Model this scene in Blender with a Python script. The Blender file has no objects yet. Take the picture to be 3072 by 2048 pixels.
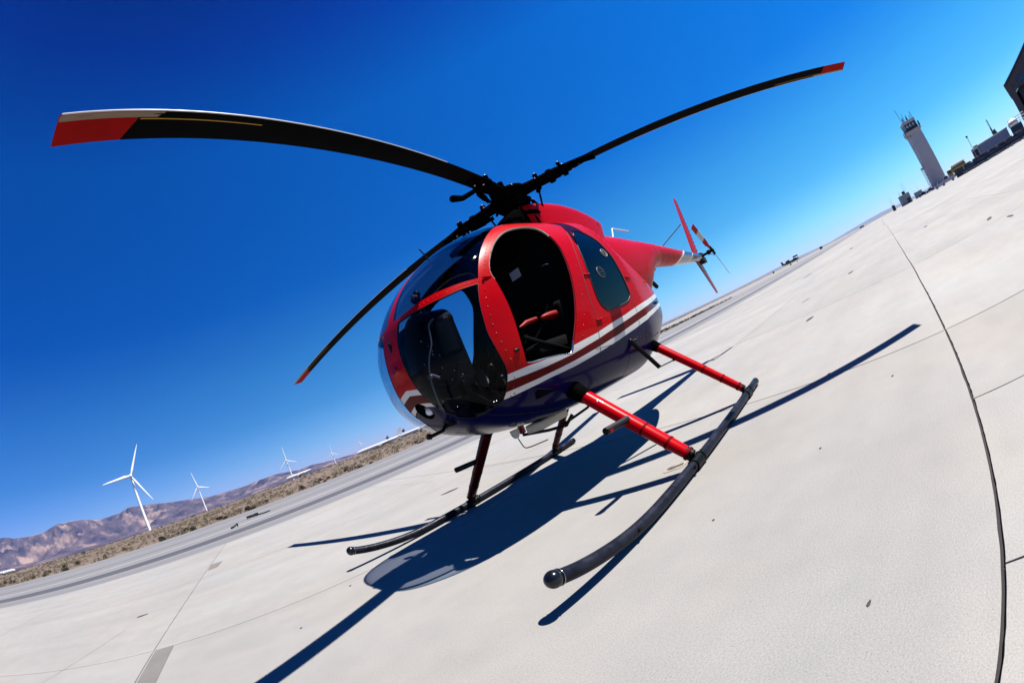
import bpy, bmesh, math, random
import numpy as np
from mathutils import Vector, Matrix, noise
from mathutils.geometry import delaunay_2d_cdt

random.seed(7)
HAZE = 2.0e-5
SC = bpy.context.scene
COL = SC.collection
R = math.radians

# ------------------------------------------------------------------ camera, sky, sun, exposure
CAM_H = 0.902
PITCH, ROLL = 0.10726, -0.40950
cam_d = bpy.data.cameras.new('camera')
cam = bpy.data.objects.new('camera', cam_d)
COL.objects.link(cam)
cam_d.type = 'PANO'
for tgt in (cam_d, getattr(cam_d, 'cycles', None)):
    try:
        tgt.panorama_type = 'FISHEYE_EQUISOLID'
        tgt.fisheye_lens = 15.515
        tgt.fisheye_fov = R(230)
    except Exception:
        pass
cam_d.sensor_fit = 'HORIZONTAL'
cam_d.sensor_width = 36.0
cam_d.sensor_height = 24.0
cam_d.clip_start = 0.02
cam_d.clip_end = 60000
r0 = Vector((1, 0, 0)); u0 = Vector((0, -math.sin(PITCH), math.cos(PITCH))); f0 = Vector((0, math.cos(PITCH), math.sin(PITCH)))
cr, sr = math.cos(ROLL), math.sin(ROLL)
rt = r0 * cr + u0 * sr
up = -r0 * sr + u0 * cr
M = Matrix((rt, up, -f0)).transposed().to_4x4()
M.translation = Vector((0, 0, CAM_H))
cam.matrix_world = M
SC.camera = cam

SUN_AZ, SUN_EL = 1.4112, 1.0819            # clockwise from +Y, above the horizon
world = bpy.data.worlds.new('World')
SC.world = world
world.use_nodes = True
wn = world.node_tree
wn.nodes.clear()
def wnode(t, **kw):
    n = wn.nodes.new(t)
    for k, v in kw.items():
        setattr(n, k, v)
    return n
sky = wnode('ShaderNodeTexSky', sky_type='NISHITA', sun_disc=False, sun_elevation=SUN_EL, sun_rotation=SUN_AZ,
            altitude=850, air_density=1.0, dust_density=0.25, ozone_density=2.5)
# the deep polarised blue of the photograph: a filter that depends on height above the horizon and, weakly, on the
# angle to the sun (a polariser), the same all round the sky
tcw = wnode('ShaderNodeTexCoord')
sxyz = wnode('ShaderNodeSeparateXYZ'); wn.links.new(tcw.outputs['Generated'], sxyz.inputs[0])
ramp = wnode('ShaderNodeValToRGB'); ramp.color_ramp.interpolation = 'LINEAR'
stops = [(q_, tuple(v_ * 0.76 for v_ in c_)) for q_, c_ in [(0.0, (.46, .52, .76)), (.061, (.27, .50, .68)), (.139, (.13, .42, .62)), (.242, (.08, .40, .66)), (.39, (.005, .27, .70)), (.53, (.0, .265, .74)), (.67, (.0, .26, .77)), (.83, (.0, .10, .56)), (.966, (.0, .04, .30))]]
el_ = ramp.color_ramp.elements
el_[0].position, el_[0].color = stops[0][0], (*stops[0][1], 1)
el_[1].position, el_[1].color = stops[-1][0], (*stops[-1][1], 1)
for q_, c_ in stops[1:-1]:
    e_ = el_.new(q_); e_.color = (*c_, 1)
wn.links.new(sxyz.outputs['Z'], ramp.inputs[0])
dt = wnode('ShaderNodeVectorMath', operation='DOT_PRODUCT')
dt.inputs[1].default_value = (math.cos(SUN_EL) * math.sin(SUN_AZ), math.cos(SUN_EL) * math.cos(SUN_AZ), math.sin(SUN_EL))
wn.links.new(tcw.outputs['Generated'], dt.inputs[0])
pol = wnode('ShaderNodeCombineXYZ')
for k_, (c0_, c1_) in enumerate(((.9, .2), (.80, .55), (.92, .14))):
    m_ = wnode('ShaderNodeMath', operation='MULTIPLY_ADD'); m_.inputs[1].default_value = c1_; m_.inputs[2].default_value = c0_
    wn.links.new(dt.outputs['Value'], m_.inputs[0]); wn.links.new(m_.outputs[0], pol.inputs[k_])
m1_ = wnode('ShaderNodeVectorMath', operation='MULTIPLY'); m2_ = wnode('ShaderNodeVectorMath', operation='MULTIPLY')
wn.links.new(sky.outputs[0], m1_.inputs[0]); wn.links.new(ramp.outputs[0], m1_.inputs[1])
wn.links.new(m1_.outputs[0], m2_.inputs[0]); wn.links.new(pol.outputs[0], m2_.inputs[1])
bg = wnode('ShaderNodeBackground'); bg.inputs['Strength'].default_value = 0.1
wo = wnode('ShaderNodeOutputWorld')
wn.links.new(m2_.outputs[0], bg.inputs['Color'])
wn.links.new(bg.outputs[0], wo.inputs[0])

sun_d = bpy.data.lights.new('sun', 'SUN')
sun_d.energy = 5.0
sun_d.angle = R(0.53)
sun_d.color = (1.0, 0.965, 0.91)
sun = bpy.data.objects.new('sun', sun_d)
COL.objects.link(sun)
sv = Vector((math.cos(SUN_EL) * math.sin(SUN_AZ), math.cos(SUN_EL) * math.cos(SUN_AZ), math.sin(SUN_EL)))
sun.rotation_euler = sv.to_track_quat('Z', 'Y').to_euler()
sun.location = (20, 5, 40)

SC.view_settings.view_transform = 'Standard'
SC.view_settings.look = 'None'
SC.view_settings.exposure = 1.4
SC.view_settings.gamma = 1.0
SC.view_settings.use_curve_mapping = False
SC.cycles.max_bounces = 8
SC.cycles.transparent_max_bounces = 24
SC.cycles.caustics_reflective = False
SC.cycles.caustics_refractive = False
SC.cycles.use_denoising = True

# ------------------------------------------------------------------ helpers
def tag(o, label=None, cat=None, group=None, kind=None):
    if label: o['label'] = label
    if cat: o['category'] = cat
    if group: o['group'] = group
    if kind: o['kind'] = kind
    return o

def empty(name, loc=(0, 0, 0), rz=0.0, label=None, cat=None, group=None):
    o = bpy.data.objects.new(name, None)
    o.empty_display_size = 0.3
    COL.objects.link(o)
    o.location = loc
    o.rotation_euler = (0, 0, rz)
    return tag(o, label, cat, group)

class MB:
    """collects faces, then links them as one mesh object"""
    def __init__(self):
        self.v = []; self.f = []; self.m = []; self.s = []
    def add(self, vs, fs, mi=0, smooth=False):
        n = len(self.v)
        self.v += [tuple(map(float, q)) for q in vs]
        self.f += [tuple(n + i for i in f) for f in fs]
        self.m += [mi] * len(fs); self.s += [smooth] * len(fs)
        return self
    def box(self, lo, hi, mi=0, mat=None):
        x0, y0, z0 = lo; x1, y1, z1 = hi
        vs = [(x0,y0,z0),(x1,y0,z0),(x1,y1,z0),(x0,y1,z0),(x0,y0,z1),(x1,y0,z1),(x1,y1,z1),(x0,y1,z1)]
        if mat is not None: vs = [tuple(mat @ Vector(q)) for q in vs]
        return self.add(vs, [(0,3,2,1),(4,5,6,7),(0,1,5,4),(1,2,6,5),(2,3,7,6),(3,0,4,7)], mi)
    def rbox(self, lo, hi, b=0.01, mi=0, mat=None):
        """box with bevelled edges"""
        bm = bmesh.new()
        bmesh.ops.create_cube(bm, size=1)
        c = [(lo[i] + hi[i]) / 2 for i in range(3)]; s = [hi[i] - lo[i] for i in range(3)]
        for w in bm.verts: w.co = Vector((c[0] + w.co.x * s[0], c[1] + w.co.y * s[1], c[2] + w.co.z * s[2]))
        bmesh.ops.bevel(bm, geom=list(bm.edges), offset=b, segments=2, affect='EDGES', profile=0.7)
        vs = [w.co.copy() for w in bm.verts]
        if mat is not None: vs = [mat @ q for q in vs]
        bm.verts.index_update()
        self.add(vs, [[w.index for w in f.verts] for f in bm.faces], mi, True)
        bm.free(); return self
    def tube(self, pts, rad, seg=12, mi=0, cap=True, closed=False, smooth=True, ell=None):
        """swept tube; rad a number or list; ell=(ratio, up) flattens the section along up"""
        pts = [Vector(q) for q in pts]; n = len(pts)
        if not hasattr(rad, '__len__'): rad = [rad] * n
        rings = []; prev = None
        for i in range(n):
            if closed: t = pts[(i + 1) % n] - pts[i - 1]
            else: t = pts[min(i + 1, n - 1)] - pts[max(i - 1, 0)]
            t.normalize()
            if ell is not None:
                a = Vector(ell[1]); a = (a - t * a.dot(t)).normalized()
            elif prev is None:
                a = Vector((0, 0, 1)) if abs(t.z) < 0.9 else Vector((1, 0, 0))
                a = (a - t * a.dot(t)).normalized()
            else:
                a = (prev - t * prev.dot(t)).normalized()
            prev = a; b = t.cross(a)
            k = ell[0] if ell is not None else 1.0
            rings.append([pts[i] + (a * (math.cos(2*math.pi*j/seg) * k) + b * math.sin(2*math.pi*j/seg)) * rad[i] for j in range(seg)])
        vs = [q for rg in rings for q in rg]; fs = []
        for i in range(n if closed else n - 1):
            k2 = (i + 1) % n
            for j in range(seg):
                fs.append((i*seg+j, i*seg+(j+1)%seg, k2*seg+(j+1)%seg, k2*seg+j))
        self.add(vs, fs, mi, smooth)
        if cap and not closed:
            self.add(rings[0], [tuple(reversed(range(seg)))], mi); self.add(rings[-1], [tuple(range(seg))], mi)
        return self
    def loft(self, rings, mi=0, cap=True, smooth=True):
        seg = len(rings[0]); vs = [q for rg in rings for q in rg]; fs = []
        for i in range(len(rings) - 1):
            for j in range(seg):
                fs.append((i*seg+j, i*seg+(j+1)%seg, (i+1)*seg+(j+1)%seg, (i+1)*seg+j))
        self.add(vs, fs, mi, smooth)
        if cap:
            self.add(rings[0], [tuple(reversed(range(seg)))], mi); self.add(rings[-1], [tuple(range(seg))], mi)
        return self
    def ball(self, c, r, mi=0, seg=12, rings=8, sc=(1, 1, 1)):
        c = Vector(c); rr = []
        vs = [c + Vector((0, 0, -r * sc[2]))]
        for i in range(1, rings):
            a = -math.pi/2 + math.pi * i / rings
            for j in range(seg):
                b = 2 * math.pi * j / seg
                vs.append(c + Vector((r*sc[0]*math.cos(a)*math.cos(b), r*sc[1]*math.cos(a)*math.sin(b), r*sc[2]*math.sin(a))))
        vs.append(c + Vector((0, 0, r * sc[2]))); fs = []
        for j in range(seg):
            fs.append((0, 1 + (j+1) % seg, 1 + j))
            for i in range(rings - 2):
                fs.append((1+i*seg+j, 1+i*seg+(j+1)%seg, 1+(i+1)*seg+(j+1)%seg, 1+(i+1)*seg+j))
            L = 1 + (rings-2)*seg
            fs.append((L + j, L + (j+1) % seg, len(vs)-1))
        return self.add(vs, fs, mi, True)
    def build(self, name, mats, parent=None, loc=None, rot=None):
        me = bpy.data.meshes.new(name)
        me.from_pydata(self.v, [], self.f)
        for m in (mats if isinstance(mats, (list, tuple)) else [mats]): me.materials.append(m)
        me.polygons.foreach_set('material_index', self.m)
        me.polygons.foreach_set('use_smooth', self.s)
        me.update()
        o = bpy.data.objects.new(name, me)
        COL.objects.link(o)
        if parent is not None: o.parent = parent
        if loc is not None: o.location = loc
        if rot is not None: o.rotation_euler = rot
        return o

def build_each(mb, name, mats, parent=None):
    """the same faces, but every separate piece becomes an object of its own"""
    key = {}; rep = []
    for i, q in enumerate(mb.v):
        k = (round(q[0], 5), round(q[1], 5), round(q[2], 5)); rep.append(key.setdefault(k, i))
    par = list(range(len(mb.v)))
    def find(i):
        while par[i] != i: par[i] = par[par[i]]; i = par[i]
        return i
    for f in mb.f:
        a = find(rep[f[0]])
        for j in f[1:]: par[find(rep[j])] = a
    groups = {}
    for k, f in enumerate(mb.f): groups.setdefault(find(rep[f[0]]), []).append(k)
    out = []
    for ks in groups.values():
        q = MB(); m_ = {}
        for k in ks:
            f = []
            for i in mb.f[k]:
                if i not in m_: m_[i] = len(q.v); q.v.append(mb.v[i])
                f.append(m_[i])
            q.f.append(tuple(f)); q.m.append(mb.m[k]); q.s.append(mb.s[k])
        out.append(q.build(name, mats, parent))
    return out

def copy_tree(o, parent=None):
    c = o.copy(); COL.objects.link(c)
    if parent is not None: c.parent = parent
    for ch in list(o.children): copy_tree(ch, c)
    return c

# ------------------------------------------------------------------ materials
ALB = 0.76      # all diffuse colours share this factor (exposure is set to match)
def mat(name, color, rough=0.5, metal=0.0, coat=0.0, spec=0.5, noise_amt=0.0, noise_scale=8.0, bump=0.0, bump_scale=60.0, rough_var=0.0, dirt=None, coords='Object'):
    color = tuple(c * ALB for c in color); dirt = tuple(c * ALB for c in dirt) if dirt else None
    m = bpy.data.materials.new(name); m.use_nodes = True
    nt = m.node_tree; b = nt.nodes['Principled BSDF']
    b.inputs['Base Color'].default_value = (*color, 1)
    b.inputs['Roughness'].default_value = rough
    b.inputs['Metallic'].default_value = metal
    b.inputs['Coat Weight'].default_value = coat
    b.inputs['Coat Roughness'].default_value = 0.03
    b.inputs['Specular IOR Level'].default_value = spec
    if noise_amt or bump or rough_var:
        tc = nt.nodes.new('ShaderNodeTexCoord')
        nz = nt.nodes.new('ShaderNodeTexNoise'); nz.inputs['Scale'].default_value = noise_scale; nz.inputs['Detail'].default_value = 8; nz.inputs['Roughness'].default_value = 0.65
        nt.links.new(tc.outputs[coords], nz.inputs['Vector'])
        if noise_amt:
            cr_ = nt.nodes.new('ShaderNodeValToRGB')
            lo = tuple(max(0, c * (1 - noise_amt)) for c in color); hi = tuple(min(1, c * (1 + noise_amt)) for c in color)
            if dirt: lo = dirt
            cr_.color_ramp.elements[0].position = 0.3; cr_.color_ramp.elements[1].position = 0.7
            cr_.color_ramp.elements[0].color = (*lo, 1); cr_.color_ramp.elements[1].color = (*hi, 1)
            nt.links.new(nz.outputs['Fac'], cr_.inputs[0]); nt.links.new(cr_.outputs[0], b.inputs['Base Color'])
        if rough_var:
            mr = nt.nodes.new('ShaderNodeMapRange'); mr.inputs['To Min'].default_value = max(0, rough - rough_var); mr.inputs['To Max'].default_value = min(1, rough + rough_var)
            mr.inputs['From Min'].default_value = 0.3; mr.inputs['From Max'].default_value = 0.7
            nt.links.new(nz.outputs['Fac'], mr.inputs['Value']); nt.links.new(mr.outputs[0], b.inputs['Roughness'])
        if bump:
            n2 = nt.nodes.new('ShaderNodeTexNoise'); n2.inputs['Scale'].default_value = bump_scale; n2.inputs['Detail'].default_value = 5
            nt.links.new(tc.outputs[coords], n2.inputs['Vector'])
            bp = nt.nodes.new('ShaderNodeBump'); bp.inputs['Strength'].default_value = bump; bp.inputs['Distance'].default_value = 0.02
            nt.links.new(n2.outputs['Fac'], bp.inputs['Height']); nt.links.new(bp.outputs[0], b.inputs['Normal'])
    return m

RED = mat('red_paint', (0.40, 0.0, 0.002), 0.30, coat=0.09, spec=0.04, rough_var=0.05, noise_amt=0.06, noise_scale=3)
MAROON = mat('maroon_paint', (0.095, 0.001, 0.002), 0.32, coat=0.06, spec=0.04)
WHITE = mat('white_stripe_paint', (0.66, 0.64, 0.60), 0.30, coat=0.3, spec=.3, noise_amt=0.05)
NAVY = mat('navy_paint', (0.003, 0.003, 0.045), 0.22, coat=0.12, spec=0.04, noise_amt=0.1, noise_scale=3)
GREYBLUE = mat('grey_blue_paint', (0.015, 0.018, 0.07), 0.25, coat=0.8)
INNER = mat('cabin_lining', (0.003, 0.003, 0.003), 0.9, spec=0.05)
BLACK = mat('black_paint', (0.003, 0.003, 0.003), 0.40, noise_amt=0.3, noise_scale=20, spec=0.10)
RUBBER = mat('black_rubber', (0.006, 0.006, 0.008), 0.5, spec=.25)
SKIDM = mat('worn_skid_metal', (0.009, 0.010, 0.017), 0.36, noise_amt=0.7, noise_scale=9, rough_var=0.14, bump=0.12, bump_scale=40, spec=.09)
SKIDW = mat('skid_cap_plastic', (0.005, 0.005, 0.006), 0.20, coat=0.25, spec=.3)
STEEL = mat('bare_steel', (0.40, 0.40, 0.42), 0.25, metal=1.0, noise_amt=0.1)
BEIGE = mat('beige_seal', (0.24, 0.20, 0.155), 0.5, noise_amt=0.08, spec=.2)
DARKRED = mat('dark_red_paint', (0.20, 0.002, 0.004), 0.32, coat=0.25, spec=.2)
BLADE = mat('blade_black', (0.0025, 0.0025, 0.0025), 0.75, noise_amt=0.35, noise_scale=5, spec=0.02)
BLADERED = mat('blade_tip_red', (0.30, 0.003, 0.002), 0.6, noise_amt=0.1, noise_scale=9, spec=.03)
TAN = mat('abrasion_strip_tan', (0.22, 0.16, 0.11), 0.5, spec=.2)
YELLOW = mat('yellow_mark', (0.42, 0.22, 0.015), 0.5, spec=.2)
GREYM = mat('pale_grey_paint', (0.28, 0.27, 0.26), 0.45, noise_amt=0.1)
WHITEM = mat('white_plastic', (0.50, 0.49, 0.45), 0.4)
SEATM = mat('black_seat_fabric', (0.0035, 0.0035, 0.004), 0.95, spec=.05)
LAMPM = mat('lamp_reflector', (0.85, 0.86, 0.9), 0.12, metal=1.0)

SEATRED = mat('red_vinyl', (0.22, 0.002, 0.003), 0.5, spec=0.1)
COLLAR = mat('collar_red', (0.13, 0.001, 0.002), 0.6, spec=0.02)
CABLE = mat('cable_grey', (0.11, 0.11, 0.115), 0.4)
RIVETM = mat('rivet_red_metal', (0.45, 0.03, 0.03), 0.30, metal=0.3)
ROTORBLK = mat('rotor_black', (0.0025, 0.0025, 0.0025), 0.8, noise_amt=0.3, noise_scale=20, spec=0.0)
REFL = mat('lamp_glass_white', (0.85, 0.86, 0.9), 0.2, spec=.5)
def glass(name, tint, ior=1.45, rough=0.0):
    m = bpy.data.materials.new(name); m.use_nodes = True
    nt = m.node_tree; nt.nodes.clear()
    tr = nt.nodes.new('ShaderNodeBsdfTransparent'); tr.inputs[0].default_value = (*tint, 1)
    gl = nt.nodes.new('ShaderNodeBsdfGlossy'); gl.inputs['Roughness'].default_value = 0.015; gl.inputs['Color'].default_value = (1, 1, 1, 1)
    lw = nt.nodes.new('ShaderNodeLayerWeight'); lw.inputs['Blend'].default_value = 0.5      # Schlick's curve, the same from both sides of the pane
    pw = nt.nodes.new('ShaderNodeMath'); pw.operation = 'POWER'; pw.inputs[1].default_value = 5.0
    f0_ = ((ior - 1) / (ior + 1)) ** 2
    fr = nt.nodes.new('ShaderNodeMath'); fr.operation = 'MULTIPLY_ADD'; fr.inputs[1].default_value = 1 - f0_; fr.inputs[2].default_value = f0_
    nt.links.new(lw.outputs['Facing'], pw.inputs[0]); nt.links.new(pw.outputs[0], fr.inputs[0])
    mx = nt.nodes.new('ShaderNodeMixShader'); out = nt.nodes.new('ShaderNodeOutputMaterial')
    nt.links.new(fr.outputs[0], mx.inputs[0]); nt.links.new(tr.outputs[0], mx.inputs[1]); nt.links.new(gl.outputs[0], mx.inputs[2]); nt.links.new(mx.outputs[0], out.inputs[0])
    return m
GLASS_TOP = glass('tinted_windshield_glass', (0.40, 0.41, 0.48), 1.33)
GLASS_LOW = glass('clear_chin_glass', (0.62, 0.70, 0.78), 1.15)
GLASS_DOOR = glass('blue_door_glass', (0.34, 0.60, 0.80), 1.2)
GLASS_REAR = glass('dark_door_glass', (0.015, 0.018, 0.04), 1.33)
LENS = glass('clear_lens', (0.9, 0.92, 0.95), 1.5)
# ------------------------------------------------------------------ setting: ground
A1 = R(37.916)
E1 = Vector((math.cos(A1), math.sin(A1), 0)); E2 = Vector((-math.sin(A1), math.cos(A1), 0))
def G(a, b, z=0.0): return E1 * a + E2 * b + Vector((0, 0, z))
def polar(az, D, z=0.0): return Vector((D * math.sin(R(az)), D * math.cos(R(az)), z))

def ground_mat(name, base, var=0.10, speck=0.12, speck_scale=140.0, big=0.35, streak=None, rnd=0.0, rough=0.85, bump=0.25, joints=None):
    base = tuple(c * ALB for c in base)
    m = bpy.data.materials.new(name); m.use_nodes = True
    nt = m.node_tree; b = nt.nodes['Principled BSDF']; L = nt.links.new
    b.inputs['Roughness'].default_value = rough; b.inputs['Specular IOR Level'].default_value = 0.25
    ge = nt.nodes.new('ShaderNodeNewGeometry')
    mp = nt.nodes.new('ShaderNodeMapping'); mp.inputs['Rotation'].default_value = (0, 0, -A1); L(ge.outputs['Position'], mp.inputs['Vector'])
    pos = mp.outputs[0]
    def nz(scale, detail=6, rough_=0.6, vec=None):
        n = nt.nodes.new('ShaderNodeTexNoise'); n.inputs['Scale'].default_value = scale; n.inputs['Detail'].default_value = detail; n.inputs['Roughness'].default_value = rough_
        L(vec or pos, n.inputs['Vector']); return n.outputs['Fac']
    def mr(v, a, c, fa=0.3, fb=0.7):
        n = nt.nodes.new('ShaderNodeMapRange'); n.inputs['From Min'].default_value = fa; n.inputs['From Max'].default_value = fb
        n.inputs['To Min'].default_value = a; n.inputs['To Max'].default_value = c; L(v, n.inputs['Value']); return n.outputs[0]
    def mulv(a, c):
        n = nt.nodes.new('ShaderNodeMath'); n.operation = 'MULTIPLY'; L(a, n.inputs[0]); L(c, n.inputs[1]); return n.outputs[0]
    f = mulv(mr(nz(big, 5), 1 - var, 1 + var), mr(nz(4.0, 6), 1 - var*.4, 1 + var*.4))
    f = mulv(f, mr(nz(speck_scale, 3, .8), 1 - speck, 1 + speck))
    # sparse dark aggregate
    vo = nt.nodes.new('ShaderNodeTexVoronoi'); vo.inputs['Scale'].default_value = 38; L(pos, vo.inputs['Vector'])
    f = mulv(f, mr(vo.outputs['Distance'], 0.62, 1.0, 0.04, 0.10))
    if streak:
        m2 = nt.nodes.new('ShaderNodeMapping'); m2.inputs['Scale'].default_value = streak[0]; L(pos, m2.inputs['Vector'])
        f = mulv(f, mr(nz(1.0, 6, .6, m2.outputs[0]), 1 - streak[1], 1 + streak[1], .35, .65))
    if rnd:
        oi = nt.nodes.new('ShaderNodeObjectInfo'); f = mulv(f, mr(oi.outputs['Random'], 1 - rnd, 1 + rnd, 0, 1))
    if joints:
        sp = nt.nodes.new('ShaderNodeSeparateXYZ'); L(pos, sp.inputs[0])
        for ax, (off, step, wd) in zip('XY', joints):
            a = nt.nodes.new('ShaderNodeMath'); a.operation = 'ADD'; L(sp.outputs[ax], a.inputs[0]); a.inputs[1].default_value = -off
            c = nt.nodes.new('ShaderNodeMath'); c.operation = 'PINGPONG'; L(a.outputs[0], c.inputs[0]); c.inputs[1].default_value = step / 2
            f = mulv(f, mr(c.outputs[0], 0.45, 1.0, wd * .5, wd * .5 + .02))
    col = nt.nodes.new('ShaderNodeRGB'); col.outputs[0].default_value = (*base, 1)
    # a slow drift towards warmer and cooler tones
    hue = nt.nodes.new('ShaderNodeMixRGB'); hue.blend_type = 'MULTIPLY'; hue.inputs[0].default_value = 1
    rp = nt.nodes.new('ShaderNodeValToRGB'); rp.color_ramp.elements[0].color = (0.97, 0.985, 1.0, 1); rp.color_ramp.elements[1].color = (1.0, .97, .93, 1)
    rp.color_ramp.elements[0].position = .35; rp.color_ramp.elements[1].position = .65
    L(nz(.5, 4), rp.inputs[0]); L(col.outputs[0], hue.inputs[1]); L(rp.outputs[0], hue.inputs[2])
    vm = nt.nodes.new('ShaderNodeVectorMath'); vm.operation = 'SCALE'; L(hue.outputs[0], vm.inputs[0]); L(f, vm.inputs['Scale'])
    L(vm.outputs[0], b.inputs['Base Color'])
    if bump:
        bp = nt.nodes.new('ShaderNodeBump'); bp.inputs['Strength'].default_value = bump; bp.inputs['Distance'].default_value = 0.004
        L(nz(90, 4, .7), bp.inputs['Height']); L(bp.outputs[0], b.inputs['Normal'])
    return m

CONC = ground_mat('concrete', (0.258, 0.249, 0.236), 0.11, 0.22, 150, 0.3, rnd=0.05, streak=((.18, 1.4, 1), .045))
CONC_FAR = ground_mat('concrete_far', (0.256, 0.248, 0.237), 0.09, 0.10, 100, 0.12, streak=((.05, .6, 1), .05), bump=0, joints=((3.3, 4.7, .05), (3.62, 3.6, .05)))
SEALANT = ground_mat('joint_sealant', (0.022, 0.018, 0.020), 0.2, 0.2, 60, 1.0)
ASPH = ground_mat('taxiway_surface', (0.165, 0.163, 0.170), 0.06, 0.08, 60, 0.08, streak=((.012, .9, 1), .16), bump=0)
ASPH_L = ground_mat('cross_taxiway_surface', (0.215, 0.208, 0.20), 0.06, 0.06, 60, 0.02, streak=((.006, .2, 1), .10), bump=0)
DARKASPH = ground_mat('dark_taxiway_strip', (0.070, 0.070, 0.082), 0.12, 0.12, 60, 0.3, streak=((.03, 1.5, 1), .12), bump=0)
LINEP = ground_mat('faded_line_paint', (0.36, 0.355, 0.34), 0.1, 0.08, 60, 1.0, bump=0)
SAND = ground_mat('desert_soil', (0.135, 0.098, 0.072), 0.18, 0.15, 20, 0.08, streak=((.03, .18, 1), .18), bump=0)
PATCH = ground_mat('repair_mortar', (0.145, 0.135, 0.125), 0.1, 0.25, 120, 1.0)
STAIN = ground_mat('oil_stain', (0.045, 0.04, 0.038), 0.2, 0.2, 80, 2.0)
SPALLM = ground_mat('crumbled_concrete', (0.29, 0.255, 0.215), 0.15, 0.25, 90, 3.0)
SPALLD = ground_mat('crumbled_core', (0.07, 0.06, 0.055), 0.4, 0.5, 70, 5.0)

def sheet(name, a0, a1, b0, b1, z, m, na=1, nb=1, kind='structure', parent=None):
    mb = MB()
    vs = [G(a0 + (a1-a0)*i/na, b0 + (b1-b0)*j/nb, z) for j in range(nb+1) for i in range(na+1)]
    fs = [(j*(na+1)+i, j*(na+1)+i+1, (j+1)*(na+1)+i+1, (j+1)*(na+1)+i) for j in range(nb) for i in range(na)]
    mb.add(vs, fs); o = mb.build(name, m, parent)
    if kind: o['kind'] = kind
    return o

def terrain_z(x, y):
    """desert: level under the airfield, rising gently beyond the taxiway"""
    b = -x * math.sin(A1) + y * math.cos(A1); d = math.hypot(x, y)
    a = x * math.cos(A1) + y * math.sin(A1)
    k = min(max((a - 62) / 20, 0), 1); k = k * k * (3 - 2 * k)      # a second paved area far down the field
    t = max(0.0, b - 36.0 - 232.0 * k)
    z = -0.06 + min(.05, t * .02)
    z += min(t, 330) * 0.0058 + max(0, min(t, 3000) - 330) * 0.0028
    return z
mb = MB(); Rg = [0, 20, 34, 38, 42, 48, 56, 66, 80, 100, 130, 170, 220, 300, 400, 600, 900, 1400, 2200, 3500, 6000, 12000, 30000]
NA = 240
vs = []; fs = []
for i, r_ in enumerate(Rg):
    for j in range(NA):
        a = 2*math.pi*j/NA; x, y = r_*math.sin(a), r_*math.cos(a)
        z = terrain_z(x, y) + (0.10 * noise.noise(Vector((x*.08, y*.08, 0))) if r_ > 42 and (-x*math.sin(A1)+y*math.cos(A1)) > 38 else 0)
        vs.append((x, y, z if r_ < 9000 else min(z, 8)))
for i in range(len(Rg)-1):
    for j in range(NA):
        fs.append((i*NA+j, (i+1)*NA+j, (i+1)*NA+(j+1) % NA, i*NA+(j+1) % NA))
mb.add(vs, fs, 0, True); gd = mb.build('desert_ground', SAND); gd['kind'] = 'structure'
# flip if needed so that faces look up
if gd.data.polygons[NA * 3].normal.z < 0: gd.data.flip_normals()

# concrete apron: slabs one by one, recessed sealed joints between them
apron = empty('concrete_apron'); apron['kind'] = 'structure'
sheet('joint_filler', -16.3, 46, -25.6, 12.2, -0.014, SEALANT, parent=apron, kind=None)
rows = [-25.4, -21.8, -18.2, -14.6, -11.0, -7.4, -3.8, -0.188, 3.605, 7.06, 12.12]
colsL = [-16.2, -11.3, -6.4, -1.635, 3.32, 7.58, 12.53, 17.3, 22.1, 26.9, 31.7, 36.5, 41.3, 46]
colsR = sorted(colsL + [2.03, .94])
def joint_w(kind, v):
    if kind == 'row': return 0.0080 if abs(v + .188) < .01 else (0.010 if abs(v - 12.12) < .01 else 0.0035)
    if abs(v + 1.635) < .01: return 0.0065
    if abs(v - 7.58) < .01 or abs(v - 3.32) < .01: return 0.0055
    return 0.004
def wob(v, seed, amp):
    return amp * noise.noise(Vector((v * 4.0, seed, 0))) + amp * .7 * noise.noise(Vector((v * 17.0, seed + 9, 0)))
def border(axis, v, t, side):
    """position of a slab edge along joint v at running coordinate t"""
    w = joint_w(axis, v)
    amp = .0055 if w > .006 else .0025
    shift_ = wob(t, v * 3.1 + side * 5.7, amp) * (1 if w > .006 else .6)
    # long slow wander of the joint itself
    return v + side * (w + abs(shift_) * .8 + .35*shift_) + 0.012 * noise.noise(Vector((t * .6, v, 3))) * (1 if w > .006 else .5)
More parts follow.
